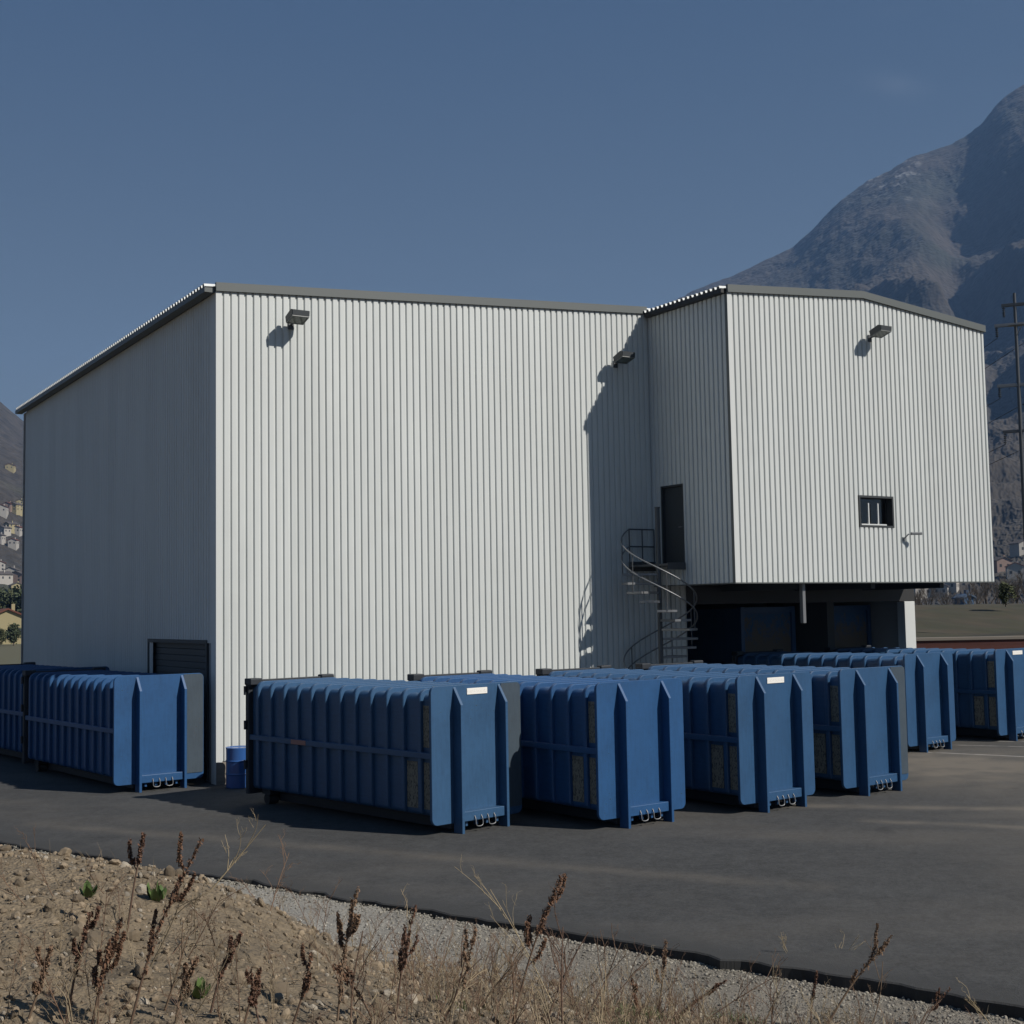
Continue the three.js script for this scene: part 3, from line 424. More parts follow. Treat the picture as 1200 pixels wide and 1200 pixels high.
// oil drum
{
  const pts = []; const P = (r, y) => pts.push(new THREE.Vector2(r, y));
  P(0, 0.02); P(0.275, 0.02); P(0.285, 0); P(0.292, 0.012); P(0.285, 0.03);
  for (const y of [0.3, 0.59]) { P(0.283, y - 0.03); P(0.288, y - 0.018); P(0.30, y); P(0.288, y + 0.018); P(0.283, y + 0.03); }
  P(0.285, 0.86); P(0.293, 0.88); P(0.285, 0.89); P(0.275, 0.872); P(0, 0.872);
  const t = thing('oil_drum', 'blue steel drum standing at the corner of the warehouse', 'drum', [-6.22, 0, -29.75]);
  part('barrel', new THREE.LatheGeometry(pts, 40), new THREE.MeshPhysicalMaterial({ color: new THREE.Color().setRGB(0.03, 0.10, 0.30), roughness: 0.3, clearcoat: 0.5, clearcoatRoughness: 0.15 }), t);
  part('bung', bar(V(0.15, 0.872, 0.05), V(0.15, 0.885, 0.05), 0.03), M.steelBright, t);
}

// ---------------------------------------------------------------- background right: wall, grass bank, houses, pole
{
  const s = new THREE.Shape(); s.moveTo(0, 0); s.lineTo(0, 1.98); s.lineTo(0.25, 1.98); s.lineTo(0.25, 0); s.closePath();
  const t = thing('retaining_wall', 'low red-brown wall with pale coping below the grass bank', 'wall', [13, -0.2, -58]);
  part('wall', box(0, 60, 0, 2.42, -0.3, 0), new THREE.MeshStandardMaterial({ roughness: 0.95, map: colourTexture(256, (u, v) => { const k = 1 + 0.5 * tnoise(u, v, 9, 2) + 0.3 * tnoise(u, v, 31, 2); return [0.075 * k, 0.024 * k, 0.018 * k]; }) }), t);
  part('coping', rbox(0, 60, 2.42, 2.56, -0.36, 0.06, 0.015), M.concrete, t);
  // grass embankment
  const pos = [], col = [], idx = [], nx = 140, nd = 60;
  for (let j = 0; j <= nd; j++) for (let i = 0; i <= nx; i++) {
    const x = 13 + 62 * i / nx, d = 58.3 + 60 * Math.pow(j / nd, 1.4), u = d - 58.3;
    const y = 2.25 + 1.52 * sstep(0, 22, u) + 0.10 * fbm(x * 0.5, d * 0.5, 3, 3) - Math.max(0, u - 30) * 0.02; pos.push(x, j === 0 ? -0.4 : y, -d);
    const track = Math.exp(-(((u - 1.5 - (x - 20) * 0.62) / 0.8) ** 2)), p = sstep(-0.25, 0.3, fbm(x * 0.35, d * 0.35, 9, 4)), k = 1 + 0.5 * fbm(x * 2, d * 2, 4, 3);
    const c = [mix(0.034, 0.050, p), mix(0.033, 0.039, p), mix(0.015, 0.022, p)]; col.push(...c.map((v, m) => mix(v, [0.018, 0.017, 0.011][m], track * 0.85) * k));
  }
  for (let j = 0; j < nd; j++) for (let i = 0; i < nx; i++) { const a = j * (nx + 1) + i; idx.push(a, a + 1, a + nx + 1, a + 1, a + nx + 2, a + nx + 1); }
  const g = new THREE.BufferGeometry(); g.setAttribute('position', new THREE.Float32BufferAttribute(pos, 3)); g.setAttribute('color', new THREE.Float32BufferAttribute(col, 3)); g.setIndex(idx); g.computeVertexNormals();
  structure('grass_bank', g, new THREE.MeshStandardMaterial({ vertexColors: true, roughness: 1 }));
}
const houseMats = new Map(); const hm = (c) => { const k = c.join(); if (!houseMats.has(k)) houseMats.set(k, std(c[0] * 0.55, c[1] * 0.55, c[2] * 0.55, 0.9)); return houseMats.get(k); };
function house(x, y, z, turn, w, l, h, wall, roofC, label, group, windows = 3) {
  const t = thing('house', label, 'house', [x, y, z], turn, group);
  const s = new THREE.Shape(); s.moveTo(-w / 2, -6); s.lineTo(w / 2, -6); s.lineTo(w / 2, h); s.lineTo(0, h + w * 0.22); s.lineTo(-w / 2, h); s.closePath();
  const g = extrude(s, l); g.translate(0, 0, -l / 2); const wl = part('wall', g, hm(wall), t);
  const r = new THREE.Shape(), o = 0.5, k = 0.22 * 2, th = 0.3; r.moveTo(-w / 2 - o, h - o * k); r.lineTo(0, h + w * 0.22 + 0.02); r.lineTo(w / 2 + o, h - o * k); r.lineTo(w / 2 + o, h - o * k + th); r.lineTo(0, h + w * 0.22 + th); r.lineTo(-w / 2 - o, h - o * k + th); r.closePath();
  const rg = extrude(r, l + 0.9); rg.translate(0, 0, -l / 2 - 0.45); const rf = part('roof', rg, hm(roofC), t);
  part('chimney', box(w * 0.15, w * 0.15 + 0.6, h, h + w * 0.22 + 1.1, -0.4, 0.3), hm(wall), rf);
  for (let i = 0; i < windows; i++) for (const f of (h > 5 ? [0.2, 0.62] : [0.35])) { const wx = -w / 2 + w * (i + 0.5) / windows; part('window', box(wx - 0.5, wx + 0.5, h * f, h * f + 1.3, l / 2 - 0.1, l / 2 + 0.05), M.darkFrame, t); part('window', box(w / 2 - 0.1, w / 2 + 0.05, h * f, h * f + 1.3, -l / 2 + l * (i + 0.5) / windows - 0.5, -l / 2 + l * (i + 0.5) / windows + 0.5), M.darkFrame, t); }
  return t;
}
const RF = [0.22, 0.075, 0.045], RG = [0.13, 0.11, 0.1], YW = [0.55, 0.47, 0.26], WW = [0.62, 0.58, 0.52], PK = [0.48, 0.34, 0.28];
const polar = (azDeg, r) => [r * Math.sin(azDeg * Math.PI / 180), -r * Math.cos(azDeg * Math.PI / 180)];
{ let [x, z] = polar(-21.15, 262); house(x, -0.4, z, 0.5, 7.5, 8, 4.6, YW, RF, 'yellow house with red roof at the left picture edge', undefined, 2);
  [x, z] = polar(-20.55, 285); house(x, -0.4, z, 0.3, 6, 8, 3.6, PK, RF, 'pinkish house with red roof close to the warehouse\'s left edge', undefined, 2); }
{ // houses on the left hillside, placed where the slope has them
  const r = rng(41);
  const spots = [[-21.3, 0.074, 'upper'], [-21.05, 0.079], [-20.8, 0.077], [-20.62, 0.08], [-21.2, 0.060], [-20.95, 0.063], [-20.7, 0.059], [-21.38, 0.056], [-20.85, 0.053], [-21.25, 0.026], [-20.9, 0.031], [-20.6, 0.024], [-21.4, 0.034], [-21.0, 0.107], [-20.75, 0.018]];
  for (const [az, tn] of spots) {
    let rr = 600; while (rr < 2000 && (hillLeft(az, rr) - 3.8) / rr < tn) rr += 10;
    const [x, z] = polar(az, rr), w = 9 + r() * 5; const wall = [WW, YW, WW, PK][(r() * 4) | 0];
    house(x, hillLeft(az, rr) + 0.5, z, (r() - 0.5) * 1.4, w * 0.62, w * 0.7, 3.5 + r() * 2, wall, r() < 0.5 ? RG : RF, 'small pale house of the village on the left hillside', 'village houses on the left hillside', 2);
  }
}
{ const r = rng(17);     // village behind the grass bank on the right
  for (const [az, d, w, h, wall, roof, label] of [[17.15, 590, 8, 5, WW, RG], [17.3, 640, 7, 5, WW, RF], [17.75, 700, 8, 5, WW, RG], [18.0, 590, 6, 4, WW, RG], [18.35, 600, 7, 4.5, WW, RG], [19.35, 640, 9, 5, [0.5, 0.45, 0.3], RG], [19.55, 680, 6, 4.5, WW, RG], [20.4, 640, 7, 4.5, PK, RG], [20.9, 620, 7, 5, WW, RF], [21.2, 690, 8, 5, WW, RG]])
  { const [x, z] = polar(az, d); house(x, hillRight(az, d) + 0.3, z, (r() - 0.5) * 1.2, w, w, h, wall, roof, 'pale village house behind the grass bank at right', 'village houses behind the grass bank', 2); }
  const [x, z] = polar(18.9, 300); house(x, 2.2, z, 0.4, 2.6, 3, 3.0, [0.06, 0.13, 0.25], [0.10, 0.17, 0.28], 'blue shed behind the grass bank below the overhanging block', undefined, 1).userData.category = 'shed';
}
// bare winter trees and evergreen bushes
const barkMat = std(0.075, 0.06, 0.05, 0.95), twigMat = std(0.105, 0.085, 0.068, 0.95), leafMat = [std(0.05, 0.065, 0.03, 0.9, { side: THREE.DoubleSide }), std(0.075, 0.085, 0.035, 0.9, { side: THREE.DoubleSide })];
function bareTree(seed, H) {
  const r = rng(seed), trunk = [], twigs = [];
  const grow = (p, dir, len, rad, lvl) => {
    const q = p.clone().addScaledVector(dir, len); (lvl < 2 ? trunk : twigs).push(bar(p, q, rad, lvl < 2 ? 6 : 3, rad * 0.65));
    if (lvl >= 5) return; const n = lvl === 0 ? 5 : 3 + (r() < 0.4 ? 1 : 0);
    for (let i = 0; i < n; i++) { const b = p.clone().lerp(q, lvl === 0 ? 0.55 + 0.45 * (i + 1) / n : 0.35 + 0.65 * (i + 1) / n); const nd = dir.clone().add(V(r() - 0.5, r() * 0.35, r() - 0.5).multiplyScalar(1.35)).normalize(); grow(b, nd, len * (0.55 + r() * 0.2), rad * 0.55, lvl + 1); }
  };
  grow(V(0, 0, 0), V(0.03, 1, 0.02).normalize(), H * 0.36, H * 0.018, 0);
  return [merge(trunk), merge(twigs)];
}
function leafTree(seed, H, Wd) {
  const r = rng(seed), L = [], clumps = []; for (let i = 0; i < 26; i++) { const a = r() * 6.28, y = r(), k = Math.sqrt(Math.sin(Math.PI * (0.12 + 0.85 * y))) * r(); clumps.push(V(Math.cos(a) * k * Wd, H * (0.22 + 0.68 * y), Math.sin(a) * k * Wd)); }
  for (let i = 0; i < 2600; i++) { const c = clumps[(r() * clumps.length) | 0], s = H * 0.035 * (0.6 + r()), g = new THREE.PlaneGeometry(s, s * 1.3); g.rotateX(r() * 6); g.rotateY(r() * 6); const e = H * 0.13; g.translate(c.x + (r() + r() + r() - 1.5) * e, c.y + (r() + r() + r() - 1.5) * e, c.z + (r() + r() + r() - 1.5) * e); L.push(g); }
  return [bar(V(0, 0, 0), V(0, H * 0.55, 0), H * 0.03, 7, H * 0.012), merge(L)];
}
const bare = [bareTree(1, 9), bareTree(2, 9)], leafy = [leafTree(3, 7, 2.4), leafTree(4, 6, 2.8)];
function tree(az, d, y, s, kind, i, label, group) { const [x, z] = polar(az, d), t = thing(kind === 'bare' ? 'bare_tree' : 'bushy_tree', label, 'tree', [x, y, z], i * 2.1, group); t.scale.setScalar(s); const G = (kind === 'bare' ? bare : leafy)[i % 2]; part('trunk', G[0], barkMat, t); part('crown', G[1], kind === 'bare' ? twigMat : leafMat[i % 2], t); }
[[17.0, 130, 0.62], [17.45, 170, 0.8], [18.3, 150, 0.65], [19.3, 140, 0.7], [19.8, 165, 0.95], [20.3, 150, 0.8], [20.8, 135, 0.75], [21.3, 170, 1.0]].forEach(([az, d, s], i) => tree(az, d, 0.6, s, 'bare', i, 'bare brown tree behind the grass bank at right', 'bare trees behind the grass bank'));
[[-21.4, 330, 1.7], [-20.9, 350, 1.9], [-20.35, 330, 1.8], [-21.7, 300, 1.5], [-20.8, 240, 0.55], [-21.35, 235, 0.5]].forEach(([az, d, s], i) => tree(az, d, -0.5, s, 'leafy', i, 'green bushy tree around the houses at the left edge', 'bushy trees at the left edge'));
tree(20.5, 78, 3.6, 0.22, 'leafy', 1, 'small dark bush on top of the grass bank at right');
// power pole with cross arms and wires
{
  const [px, pz] = polar(21.38, 66), t = thing('power_pole', 'dark steel power pole with cross arms at the right edge', 'pole', [px, 3.3, pz], -0.35);
  const H = 15.2; part('mast', bar(V(0, -3, 0), V(0, H, 0), 0.12, 12, 0.07), M.galvDark, t);
  for (const [y, w, m] of [[H - 0.55, 0.6, 0], [H - 1.5, 0.95, 1], [H - 4.4, 0.95, 1], [H - 6.6, 0.8, 0]]) {
    const a = part('cross_arm', rbox(-w, w, y - 0.07, y + 0.07, -0.07, 0.07, 0.01), m ? M.galv : M.galvDark, t);
    for (const s of [-1, 1]) part('insulator', merge([0, 1, 2, 3, 4].map(k => bar(V(s * (w - 0.1), y - 0.12 - k * 0.09, 0), V(s * (w - 0.1), y - 0.16 - k * 0.09, 0), 0.07, 10)).concat([bar(V(s * (w - 0.1), y - 0.05, 0), V(s * (w - 0.1), y - 0.6, 0), 0.02, 6)])), M.doorDark, a);
  }
  part('platform', merge([rbox(-0.35, 0.35, H - 1.62, H - 1.56, 0.1, 0.5, 0.01), bar(V(0, H - 2.1, 0.1), V(0.3, H - 1.6, 0.45), 0.02)]), M.galv, t);
  for (const [y, w] of [[H - 1.5, 0.95], [H - 4.4, 0.95], [H - 6.6, 0.8]]) for (const s of [-1, 1]) { const a = V(s * (w - 0.1), y - 0.6, 0), b = V(s * (w - 0.1) - 26, y + 0.5, -70), m = a.clone().lerp(b, 0.5); m.y -= 1.6; part('wire', tube([a, a.clone().lerp(m, 0.5).add(V(0, -0.4, 0)), m, b], 0.016, 4, 24), M.black, t); }
}
{ const [x, z] = polar(-20.43, 120), t = thing('lamp_post', 'thin pale post beside the left edge of the warehouse', 'post', [x, -0.4, z]); part('post', bar(V(0, 0, 0), V(0, 7.6, 0), 0.09, 8, 0.05), M.galv, t); part('lamp_head', rbox(-0.1, 0.5, 7.5, 7.62, -0.1, 0.1, 0.03), M.galv, t); }

// ---------------------------------------------------------------- foreground: stones, clods, weeds, straw
function instanced(name, geo, mat, list, label, category) {
  const m = new THREE.InstancedMesh(geo, mat, list.length), q = new THREE.Object3D(), c = new THREE.Color();
  list.forEach((o, i) => { q.position.set(o.p[0], o.p[1], o.p[2]); q.rotation.set(...o.r); q.scale.set(...o.s); q.updateMatrix(); m.setMatrixAt(i, q.matrix); m.setColorAt(i, c.setRGB(...o.c)); });
  m.name = numbered(name); m.userData = { kind: 'stuff', label, category }; m.castShadow = m.receiveShadow = true; scene.add(m); return m;
}
{
  const r = rng(91), g0 = new THREE.IcosahedronGeometry(1, 1), p = g0.attributes.position;
  for (let i = 0; i < p.count; i++) { const k = 1 + 0.35 * N3(p.getX(i) * 1.7, p.getY(i) * 1.7, p.getZ(i) * 1.7 + 4); p.setXYZ(i, p.getX(i) * k, p.getY(i) * k * 0.8, p.getZ(i) * k); } g0.computeVertexNormals();
  const mat = new THREE.MeshStandardMaterial({ roughness: 0.95 });
  const stones = [], clods = [];
  for (let i = 0; i < 34000; i++) {
    const d = 5.4 + 11.5 * Math.pow(r(), 0.8), x = (r() - 0.5) * 0.92 * d, w = edgeW(x, d); if (w < 0.02) continue;
    const soil = w > 2.2 + 1.2 * N3(x * 0.9, d * 0.9, 3.3), soil0 = soil, gl = sstep(1.5, -3, x), s = (0.005 + 0.017 * Math.pow(r(), 3)) * (soil0 && r() < 0.07 ? 2.3 : 1), k = 0.5 + 0.75 * r(), y = terrain(x, d);
    const o = { p: [x, y + s * 0.25, -d], r: [r() * 6, r() * 6, r() * 6], s: [s, s * (0.6 + 0.4 * r()), s * (0.7 + 0.5 * r())] };
    if (!soil || r() < 0.2) { o.c = soil ? [0.26 * k, 0.225 * k, 0.175 * k] : [mix(0.22, 0.31, gl) * k, mix(0.20, 0.295, gl) * k, mix(0.165, 0.26, gl) * k]; stones.push(o); } else { o.s = o.s.map(v => v * 1.15); o.c = [0.205 * k, 0.158 * k, 0.105 * k]; clods.push(o); }
  }
  for (let i = 0; i < 9000; i++) { const a = -14 + 34 * r(), w = 0.02 + 0.9 * r() * r(), x = -9 + 0.8 * a - 0.6 * w, d = 23.1 - 0.6 * a - 0.8 * w, s = 0.006 + 0.016 * r() * r(), k = 0.6 + 0.7 * r(); if (d < 9) continue; stones.push({ p: [x, terrain(x, d) + s * 0.3, -d], r: [r() * 6, r() * 6, 0], s: [s, s * 0.7, s], c: [0.25 * k, 0.23 * k, 0.19 * k] }); }
  instanced('gravel_stones', g0, mat, stones, 'loose grey gravel stones along the asphalt edge', 'gravel');
  instanced('soil_clods', g0, mat, clods, 'brown clods and pebbles scattered on the earth bank', 'soil');
}
const stalkMat = [std(0.125, 0.078, 0.050, 0.9), std(0.16, 0.108, 0.068, 0.9), std(0.11, 0.066, 0.044, 0.9)], strawMat = std(0.34, 0.27, 0.165, 0.85), huskMat = [std(0.145, 0.078, 0.045, 0.95, { side: THREE.DoubleSide }), std(0.18, 0.112, 0.068, 0.95, { side: THREE.DoubleSide }), std(0.12, 0.062, 0.038, 0.95, { side: THREE.DoubleSide })];
function taperTube(pts, r0, r1, seg = 6) { const c = new THREE.CatmullRomCurve3(pts), n = 18, g = new THREE.TubeGeometry(c, n, 1, seg, false), p = g.attributes.position, nn = g.attributes.normal; for (let i = 0; i <= n; i++) { const q = c.getPointAt(i / n), rad = mix(r0, r1, i / n); for (let j = 0; j <= seg; j++) { const k = i * (seg + 1) + j; p.setXYZ(k, q.x + nn.getX(k) * rad, q.y + nn.getY(k) * rad, q.z + nn.getZ(k) * rad); } } return g; }
// a dead dock: stiff stem, dense husks up the top, a few side spikes
function dock(x, d, dx, dy, seed, label, opt = {}) {
  const r = rng(seed), t = thing(opt.name || 'dead_dock_plant', label, 'weed', [x, terrain(x, d) - 0.02, -d]), H = dy + 0.02, dz = (r() - 0.5) * 0.3 * Math.max(0.2, Math.abs(dx));
  const rad = opt.rad || 0.0075, k = opt.husk ?? 1, mi = seed % 3;
  const top = V(dx, H, dz), mid = V(dx * 0.42 + (r() - 0.5) * 0.04, H * 0.5, dz * 0.4);
  const stem = [taperTube([V(0, 0, 0), mid, top], rad, rad * 0.35)], husk = [];
  const curve = new THREE.CatmullRomCurve3([V(0, 0, 0), mid, top]); const spikes = [[curve, opt.from ?? 0.45, 1]];
  const ns = opt.spikes ?? 4;
  for (let i = 0; i < ns; i++) { const u = 0.35 + 0.5 * r(), b = curve.getPointAt(u), a = r() * 6.28, l = H * (0.14 + 0.16 * r()), e = b.clone().add(V(Math.cos(a) * l * 0.5 + dx * 0.15, l, Math.sin(a) * l * 0.5)), m = b.clone().lerp(e, 0.5).add(V(Math.cos(a) * l * 0.12, -l * 0.08, Math.sin(a) * l * 0.12)); stem.push(taperTube([b, m, e], rad * 0.5, rad * 0.25, 5)); spikes.push([new THREE.CatmullRomCurve3([b, m, e]), 0.25, 0.7]); }
  for (const [c, u0, f] of spikes) { const n = Math.round(330 * f * k); for (let i = 0; i < n; i++) { const u = u0 + (1 - u0) * r(), whorl = 0.8 + 0.2 * Math.sin(u * 46 + seed), q = c.getPointAt(Math.min(1, u)), s = 0.0035 + 0.0045 * r(), g = new THREE.CircleGeometry(s, 5); g.scale(0.8, 1.7, 1); g.rotateX(r() * 6); g.rotateY(r() * 6); const e = 0.017 * f * whorl * (1.15 - 0.5 * u) * (opt.fat || 1); g.translate(q.x + (r() - 0.5) * 2 * e, q.y + (r() - 0.5) * 2 * e, q.z + (r() - 0.5) * 2 * e); husk.push(g); } }
  part('stem', merge(stem), stalkMat[mi], t); if (husk.length) part('seed_head', merge(husk), huskMat[mi], t);
}
// a leafless forked weed
function forked(x, d, dx, dy, seed, label, straw) {
  const r = rng(seed), t = thing('dry_forked_weed', label, 'weed', [x, terrain(x, d) - 0.02, -d]), L = [];
  const grow = (a, b, rad, lvl) => { const m = a.clone().lerp(b, 0.5).add(V((r() - 0.5) * 0.05, (r() - 0.3) * 0.03, (r() - 0.5) * 0.05)); L.push(taperTube([a, m, b], rad, rad * 0.5, 5)); if (lvl > 2) return; const n = lvl ? 2 : 4, len = a.distanceTo(b), dir = b.clone().sub(a).normalize(); for (let i = 0; i < n; i++) { const s = a.clone().lerp(b, 0.3 + 0.62 * r()), e = s.clone().addScaledVector(dir.clone().add(V((r() - 0.5) * 1.5, r() * 0.5, (r() - 0.5) * 1.2)).normalize(), len * (0.28 + 0.22 * r())); grow(s, e, rad * 0.55, lvl + 1); } };
  grow(V(0, 0, 0), V(dx, dy + 0.02, (r() - 0.5) * 0.25), straw ? 0.0055 : 0.0065, 0);
  part('stems', merge(L), straw ? strawMat : stalkMat[seed % 3], t);
}
dock(-2.22, 7.56, 0.10, 0.57, 11, 'short-headed dead dock on the crest of the earth heap at left', { from: 0.72, spikes: 1, fat: 1.3 });
dock(-1.82, 6.23, 0.34, 0.87, 12, 'tall leaning dead dock rising across the earth heap to the asphalt', { from: 0.3 });
forked(-2.06, 8.9, 0.38, 0.42, 13, 'pale forked twig leaning right on top of the earth heap', true);
dock(-2.15, 6.37, 0.11, 0.51, 14, 'dead dock at the lower left, second from the left edge', { spikes: 3 });
dock(-2.02, 6.32, 0.14, 0.49, 15, 'dead dock at the lower left beside the tall leaning one');
dock(-1.64, 6.38, 0.11, 0.31, 16, 'low dead dock right below the tall leaning one', { spikes: 2 });
dock(-1.53, 6.62, 0.16, 0.39, 17, 'dead dock on the right flank of the earth heap', { spikes: 2 });
dock(-1.37, 6.65, 0.08, 0.25, 18, 'small dead dock at the lower edge on the heap\'s right flank', { spikes: 1 });
dock(-0.95, 6.95, 0.11, 0.68, 19, 'upright dense dead dock at the right foot of the earth heap', { from: 0.2, spikes: 5, fat: 1.15 });
dock(-0.67, 7.13, 0.12, 0.63, 20, 'thin sparse weed right of the dense upright dock', { husk: 0.35, spikes: 5 });
dock(-0.06, 8.11, 0.32, 0.88, 21, 'tallest dead dock with thick brown head in the middle foreground', { from: 0.62, spikes: 5, fat: 1.7, rad: 0.009 });
forked(-0.29, 9.01, 0.26, 0.30, 22, 'small brown forked weed left of the tallest dock');
forked(0.17, 9.03, 0.30, 0.55, 23, 'brown forked weed just right of the tallest dock');
forked(0.40, 9.21, 0.30, 0.54, 24, 'bent brown forked weed second right of the tallest dock');
dock(1.27, 12.44, 0.09, 0.65, 25, 'stubby rust-brown dock standing on the gravel', { from: 0.5, spikes: 2, fat: 1.7, rad: 0.012 });
dock(1.26, 11.41, 0.49, 0.34, 26, 'low brown branch leaning right on the gravel', { from: 0.3, spikes: 2, rad: 0.014, fat: 1.3 });
forked(1.56, 11.79, 0.72, 0.39, 27, 'long low brown branch lying to the right on the gravel');
dock(2.68, 12.12, 0.69, 0.87, 28, 'leaning dead dock near the lower right corner', { from: 0.6, fat: 1.6, rad: 0.012 });
dock(2.68, 12.47, 0.08, 0.50, 29, 'short brown dock left of the leaning one at lower right', { from: 0.4, spikes: 1, fat: 1.2 });
forked(0.29, 11.41, -0.53, 1.0, 30, 'pale dry grass stem with bent tip left of the tallest dock', true);
forked(3.03, 14.86, -0.12, 0.42, 31, 'short straw-coloured stalk at the asphalt edge, lower right', true);
forked(3.17, 14.86, 0.59, 0.33, 32, 'straw-coloured stalk bent to the right at the asphalt edge', true);
dock(-0.77, 7.17, -0.22, 0.30, 33, 'small brown weed leaning left at the foot of the heap', { husk: 0.4, spikes: 3 });
dock(-2.32, 6.31, 0.12, 0.35, 34, 'dead dock nearest the lower left corner', { spikes: 2 });
forked(0.63, 11.17, 0.51, 0.48, 35, 'arching brown weed between the tallest dock and the stubby one');
dock(-1.15, 6.74, 0.11, 0.37, 36, 'thin dead dock at the bottom below the dense upright one', { husk: 0.6, spikes: 2 });
forked(3.22, 12.44, 0.14, 0.61, 37, 'dry branching weed at the lower right edge');
const extras = [[-1.95, 6.2, 0.05, 0.42, 'left of the tall leaning dock'], [-1.75, 6.6, 0.12, 0.35, 'behind the tall leaning dock'], [-1.25, 6.5, -0.05, 0.3, 'at the lower edge below the heap'], [-0.85, 6.7, 0.06, 0.5, 'beside the dense upright dock'], [-0.35, 7.4, 0.1, 0.5, 'left of the middle of the lower edge'], [0.25, 8.2, 0.02, 0.6, 'right behind the tallest dock'], [0.9, 9.6, -0.1, 0.4, 'at the lower edge right of the middle'], [2.05, 11.6, 0.2, 0.45, 'among the green tufts at lower right'], [3.7, 12.5, 0.3, 0.35, 'in the straw at lower right'], [4.4, 12.6, -0.25, 0.3, 'in the straw near the right picture edge']];
extras.forEach(([x, d, dx, dy, w], i) => i % 2 ? forked(x, d, dx, dy, 60 + i, 'thin dry twiggy weed ' + w, i > 5) : dock(x, d, dx, dy, 60 + i, 'thin reddish dead stalk ' + w, { husk: 0.4, spikes: 3, rad: 0.005 }));
forked(-0.45, 7.6, 0.15, 0.4, 38, 'low brown twig in front, left of the tallest dock');
// the tangle of thin dry stems nobody could count
{
  const r = rng(303), mat = new THREE.MeshStandardMaterial({ roughness: 0.9 });
  const variant = () => { const L = []; const grow = (a, b, rad, lvl) => { const m = a.clone().lerp(b, 0.5).add(V((r() - 0.5) * 0.08, (r() - 0.2) * 0.05, (r() - 0.5) * 0.08)); L.push(taperTube([a, m, b], rad, rad * 0.45, 4)); if (lvl > 2) return; const n = lvl ? 2 : 5, len = a.distanceTo(b), dir = b.clone().sub(a).normalize(); for (let i = 0; i < n; i++) { const s = a.clone().lerp(b, 0.2 + 0.75 * r()), e = s.clone().addScaledVector(dir.clone().add(V((r() - 0.5) * 1.9, r() * 0.5 - 0.1, (r() - 0.5) * 1.6)).normalize(), len * (0.25 + 0.25 * r())); grow(s, e, rad * 0.6, lvl + 1); } }; grow(V(0, -0.02, 0), V((r() - 0.5) * 0.7, 1, (r() - 0.5) * 0.6), 0.010, 0); return merge(L); };
  const geos = [variant(), variant(), variant(), variant()], lists = [[], [], [], []];
  let n = 0, tries = 0; while (n < 760 && tries++ < 16000) {
    const d = 5.7 + 7.4 * Math.pow(r(), 0.9), x = -0.47 * d + 0.94 * d * r(), w = edgeW(x, d); if (w < 1.0) continue;
    const heap = 1 / (1 + Math.exp((x + 1.1) / 0.35)), near = sstep(9, 6.5, d); const dens = mix(0.95, 0.42 * near, heap) * sstep(1.8, 3.6, w) * sstep(-0.25, 0.3, fbm(x * 0.8, d * 0.8, 91, 2) + 0.08);
    if (r() > dens) continue; n++;
    const h = (0.17 + 0.40 * r() * r()) * (d > 10 ? 1.05 : 0.85), k = 0.6 + 0.6 * r(), c = r() < 0.35 ? [0.29 * k, 0.225 * k, 0.14 * k] : [0.17 * k, 0.105 * k, 0.066 * k];
    lists[(r() * 4) | 0].push({ p: [x, terrain(x, d) - 0.01, -d], r: [(r() - 0.5) * 1.1, r() * 6.28, (r() - 0.5) * 1.1], s: [h, h, h], c });
  }
  geos.forEach((g, i) => instanced('dry_brush', g, mat, lists[i], 'tangle of thin straw-brown dry stems along the bank', 'dry brush'));
}
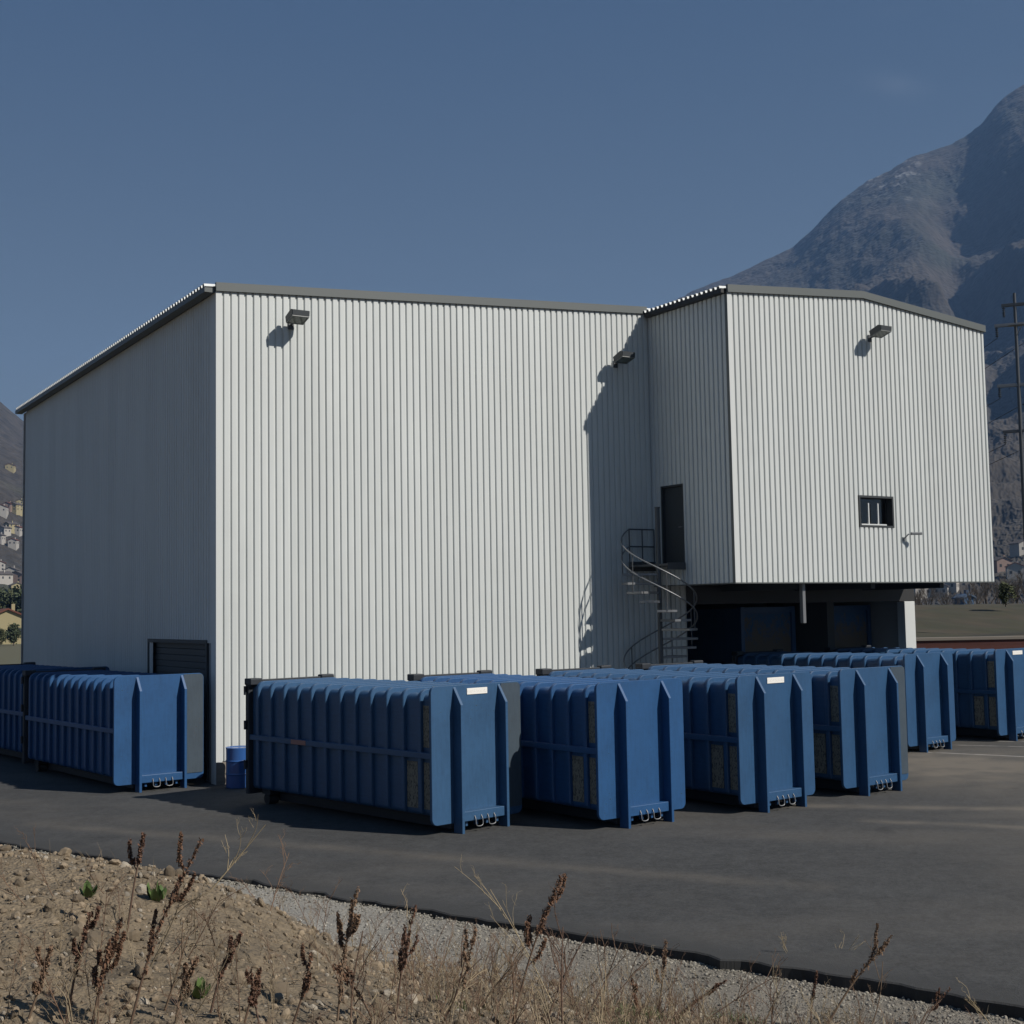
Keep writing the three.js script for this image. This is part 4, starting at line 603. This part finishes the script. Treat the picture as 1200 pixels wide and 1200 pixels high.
// litter of straw and dead grass on the bank, green tufts
{
  const r = rng(66), bg = new THREE.PlaneGeometry(1, 1, 1, 4); bg.translate(0, 0.5, 0); const p = bg.attributes.position;
  for (let i = 0; i < p.count; i++) { const y = p.getY(i); p.setXYZ(i, p.getX(i) * (1 - 0.85 * y), y - 0.18 * y * y, 0.45 * y * y); } bg.computeVertexNormals();
  const gm = new THREE.MeshStandardMaterial({ roughness: 0.9, side: THREE.DoubleSide }), dry = [], green = [];
  for (let i = 0; i < 5000; i++) {
    const u = r(), d = 5.6 + 8.2 * r(), x = -0.9 + (0.50 * d + 0.9) * Math.pow(u, 0.9), w = edgeW(x, d); if (w < 0.9) continue;
    const dens = sstep(-0.15, 0.3, fbm(x * 0.9, d * 0.9, 71, 3) + 0.22 * sstep(1.4, 4, w) - 0.04); if (r() > dens) continue;
    const lying = r() < 0.6, l = 0.06 + 0.20 * r() * r() + 0.03, k = 0.55 + 0.6 * r();
    dry.push({ p: [x, terrain(x, d) + 0.004, -d], r: [lying ? 1.1 + 0.4 * r() : (r() - 0.5) * 0.7, r() * 6.28, lying ? (r() - 0.5) * 0.5 : (r() - 0.5) * 0.6], s: [0.004 + 0.003 * r(), l, l * 0.8], c: r() < 0.35 ? [0.13 * k, 0.085 * k, 0.05 * k] : [0.30 * k, 0.235 * k, 0.14 * k] });
  }
  for (let i = 0; i < 900; i++) { const d = 5.6 + 3.4 * r(), x = -0.46 * d + r() * (0.3 * d), k = 0.5 + 0.6 * r(), l = 0.05 + 0.14 * r(); dry.push({ p: [x, terrain(x, d), -d], r: [r() * 1.4, r() * 6.28, (r() - 0.5)], s: [0.0035, l, l], c: [0.24 * k, 0.18 * k, 0.11 * k] }); }
  for (let i = 0; i < 5200; i++) {   // straw thatch at the lower right
    const x = 0.6 + 5.2 * r(), d = 10.2 + 3.2 * r(), w = edgeW(x, d); if (w < 0.75 + 0.5 * fbm(x * 1.1, d * 1.1, 17, 2)) continue;
    if (r() > sstep(-0.2, 0.25, fbm(x * 1.4, d * 1.4, 83, 3) + 0.16 * sstep(1.5, 4, x))) continue;
    const l = 0.10 + 0.32 * r() * r(), k = 0.45 + 0.75 * r(), up = r() < 0.3;
    dry.push({ p: [x, terrain(x, d) + 0.05 * r(), -d], r: [up ? (r() - 0.5) * 0.9 : 0.9 + 0.7 * r(), r() * 6.28, (r() - 0.5) * 0.8], s: [0.004 + 0.004 * r(), l, l * 0.7], c: r() < 0.4 ? [0.14 * k, 0.095 * k, 0.06 * k] : [0.32 * k, 0.26 * k, 0.165 * k] });
  }
  instanced('dry_grass', bg, gm, dry, 'straw-coloured dead grass scattered over the bank', 'dry grass');
  for (const [x0, d0, s, n] of [[1.0, 11.5, 0.35, 260], [1.95, 12.1, 0.3, 170], [0.75, 10.2, 0.3, 90], [-0.3, 8.4, 0.3, 50], [2.5, 11.4, 0.4, 110]]) for (let i = 0; i < n; i++) { const x = x0 + (r() + r() - 1) * s, d = d0 + (r() + r() - 1) * s, l = 0.04 + 0.10 * r(), k = 0.6 + 0.6 * r(); green.push({ p: [x, terrain(x, d), -d], r: [(r() - 0.5) * 0.9, r() * 6.28, (r() - 0.5) * 0.9], s: [0.006, l, l], c: [0.085 * k, 0.125 * k, 0.035 * k] }); }
  instanced('green_grass', bg, gm, green, 'small tufts of fresh green grass among the dead grass', 'grass');
  const leaf = new THREE.CircleGeometry(1, 8); leaf.scale(0.5, 1, 1); leaf.translate(0, 1, 0); const lp = leaf.attributes.position; for (let i = 0; i < lp.count; i++) { const y = lp.getY(i); lp.setZ(i, 0.18 * y * y - 0.2 * Math.abs(lp.getX(i))); } leaf.computeVertexNormals();
  const lm = std(0.075, 0.12, 0.03, 0.7, { side: THREE.DoubleSide });
  for (const [x, d, s, label] of [[-2.25, 8.3, 0.06, 'small green leafy weed on the crest of the earth heap'], [-2.62, 8.1, 0.045, 'second green weed left on the crest of the earth heap'], [-1.66, 6.9, 0.045, 'pale green weed between the docks on the heap']]) { const t = thing('green_weed', label, 'weed', [x, terrain(x, d), -d]); for (let i = 0; i < 11; i++) { const m = part('leaf', leaf, lm, t); m.scale.setScalar(s * (0.6 + 0.6 * r())); m.rotation.set(-0.3 - r() * 0.9, r() * 6.28, 0, 'YXZ'); m.position.set((r() - 0.5) * s, 0, (r() - 0.5) * s); } }
}
renderer.render(scene, camera);
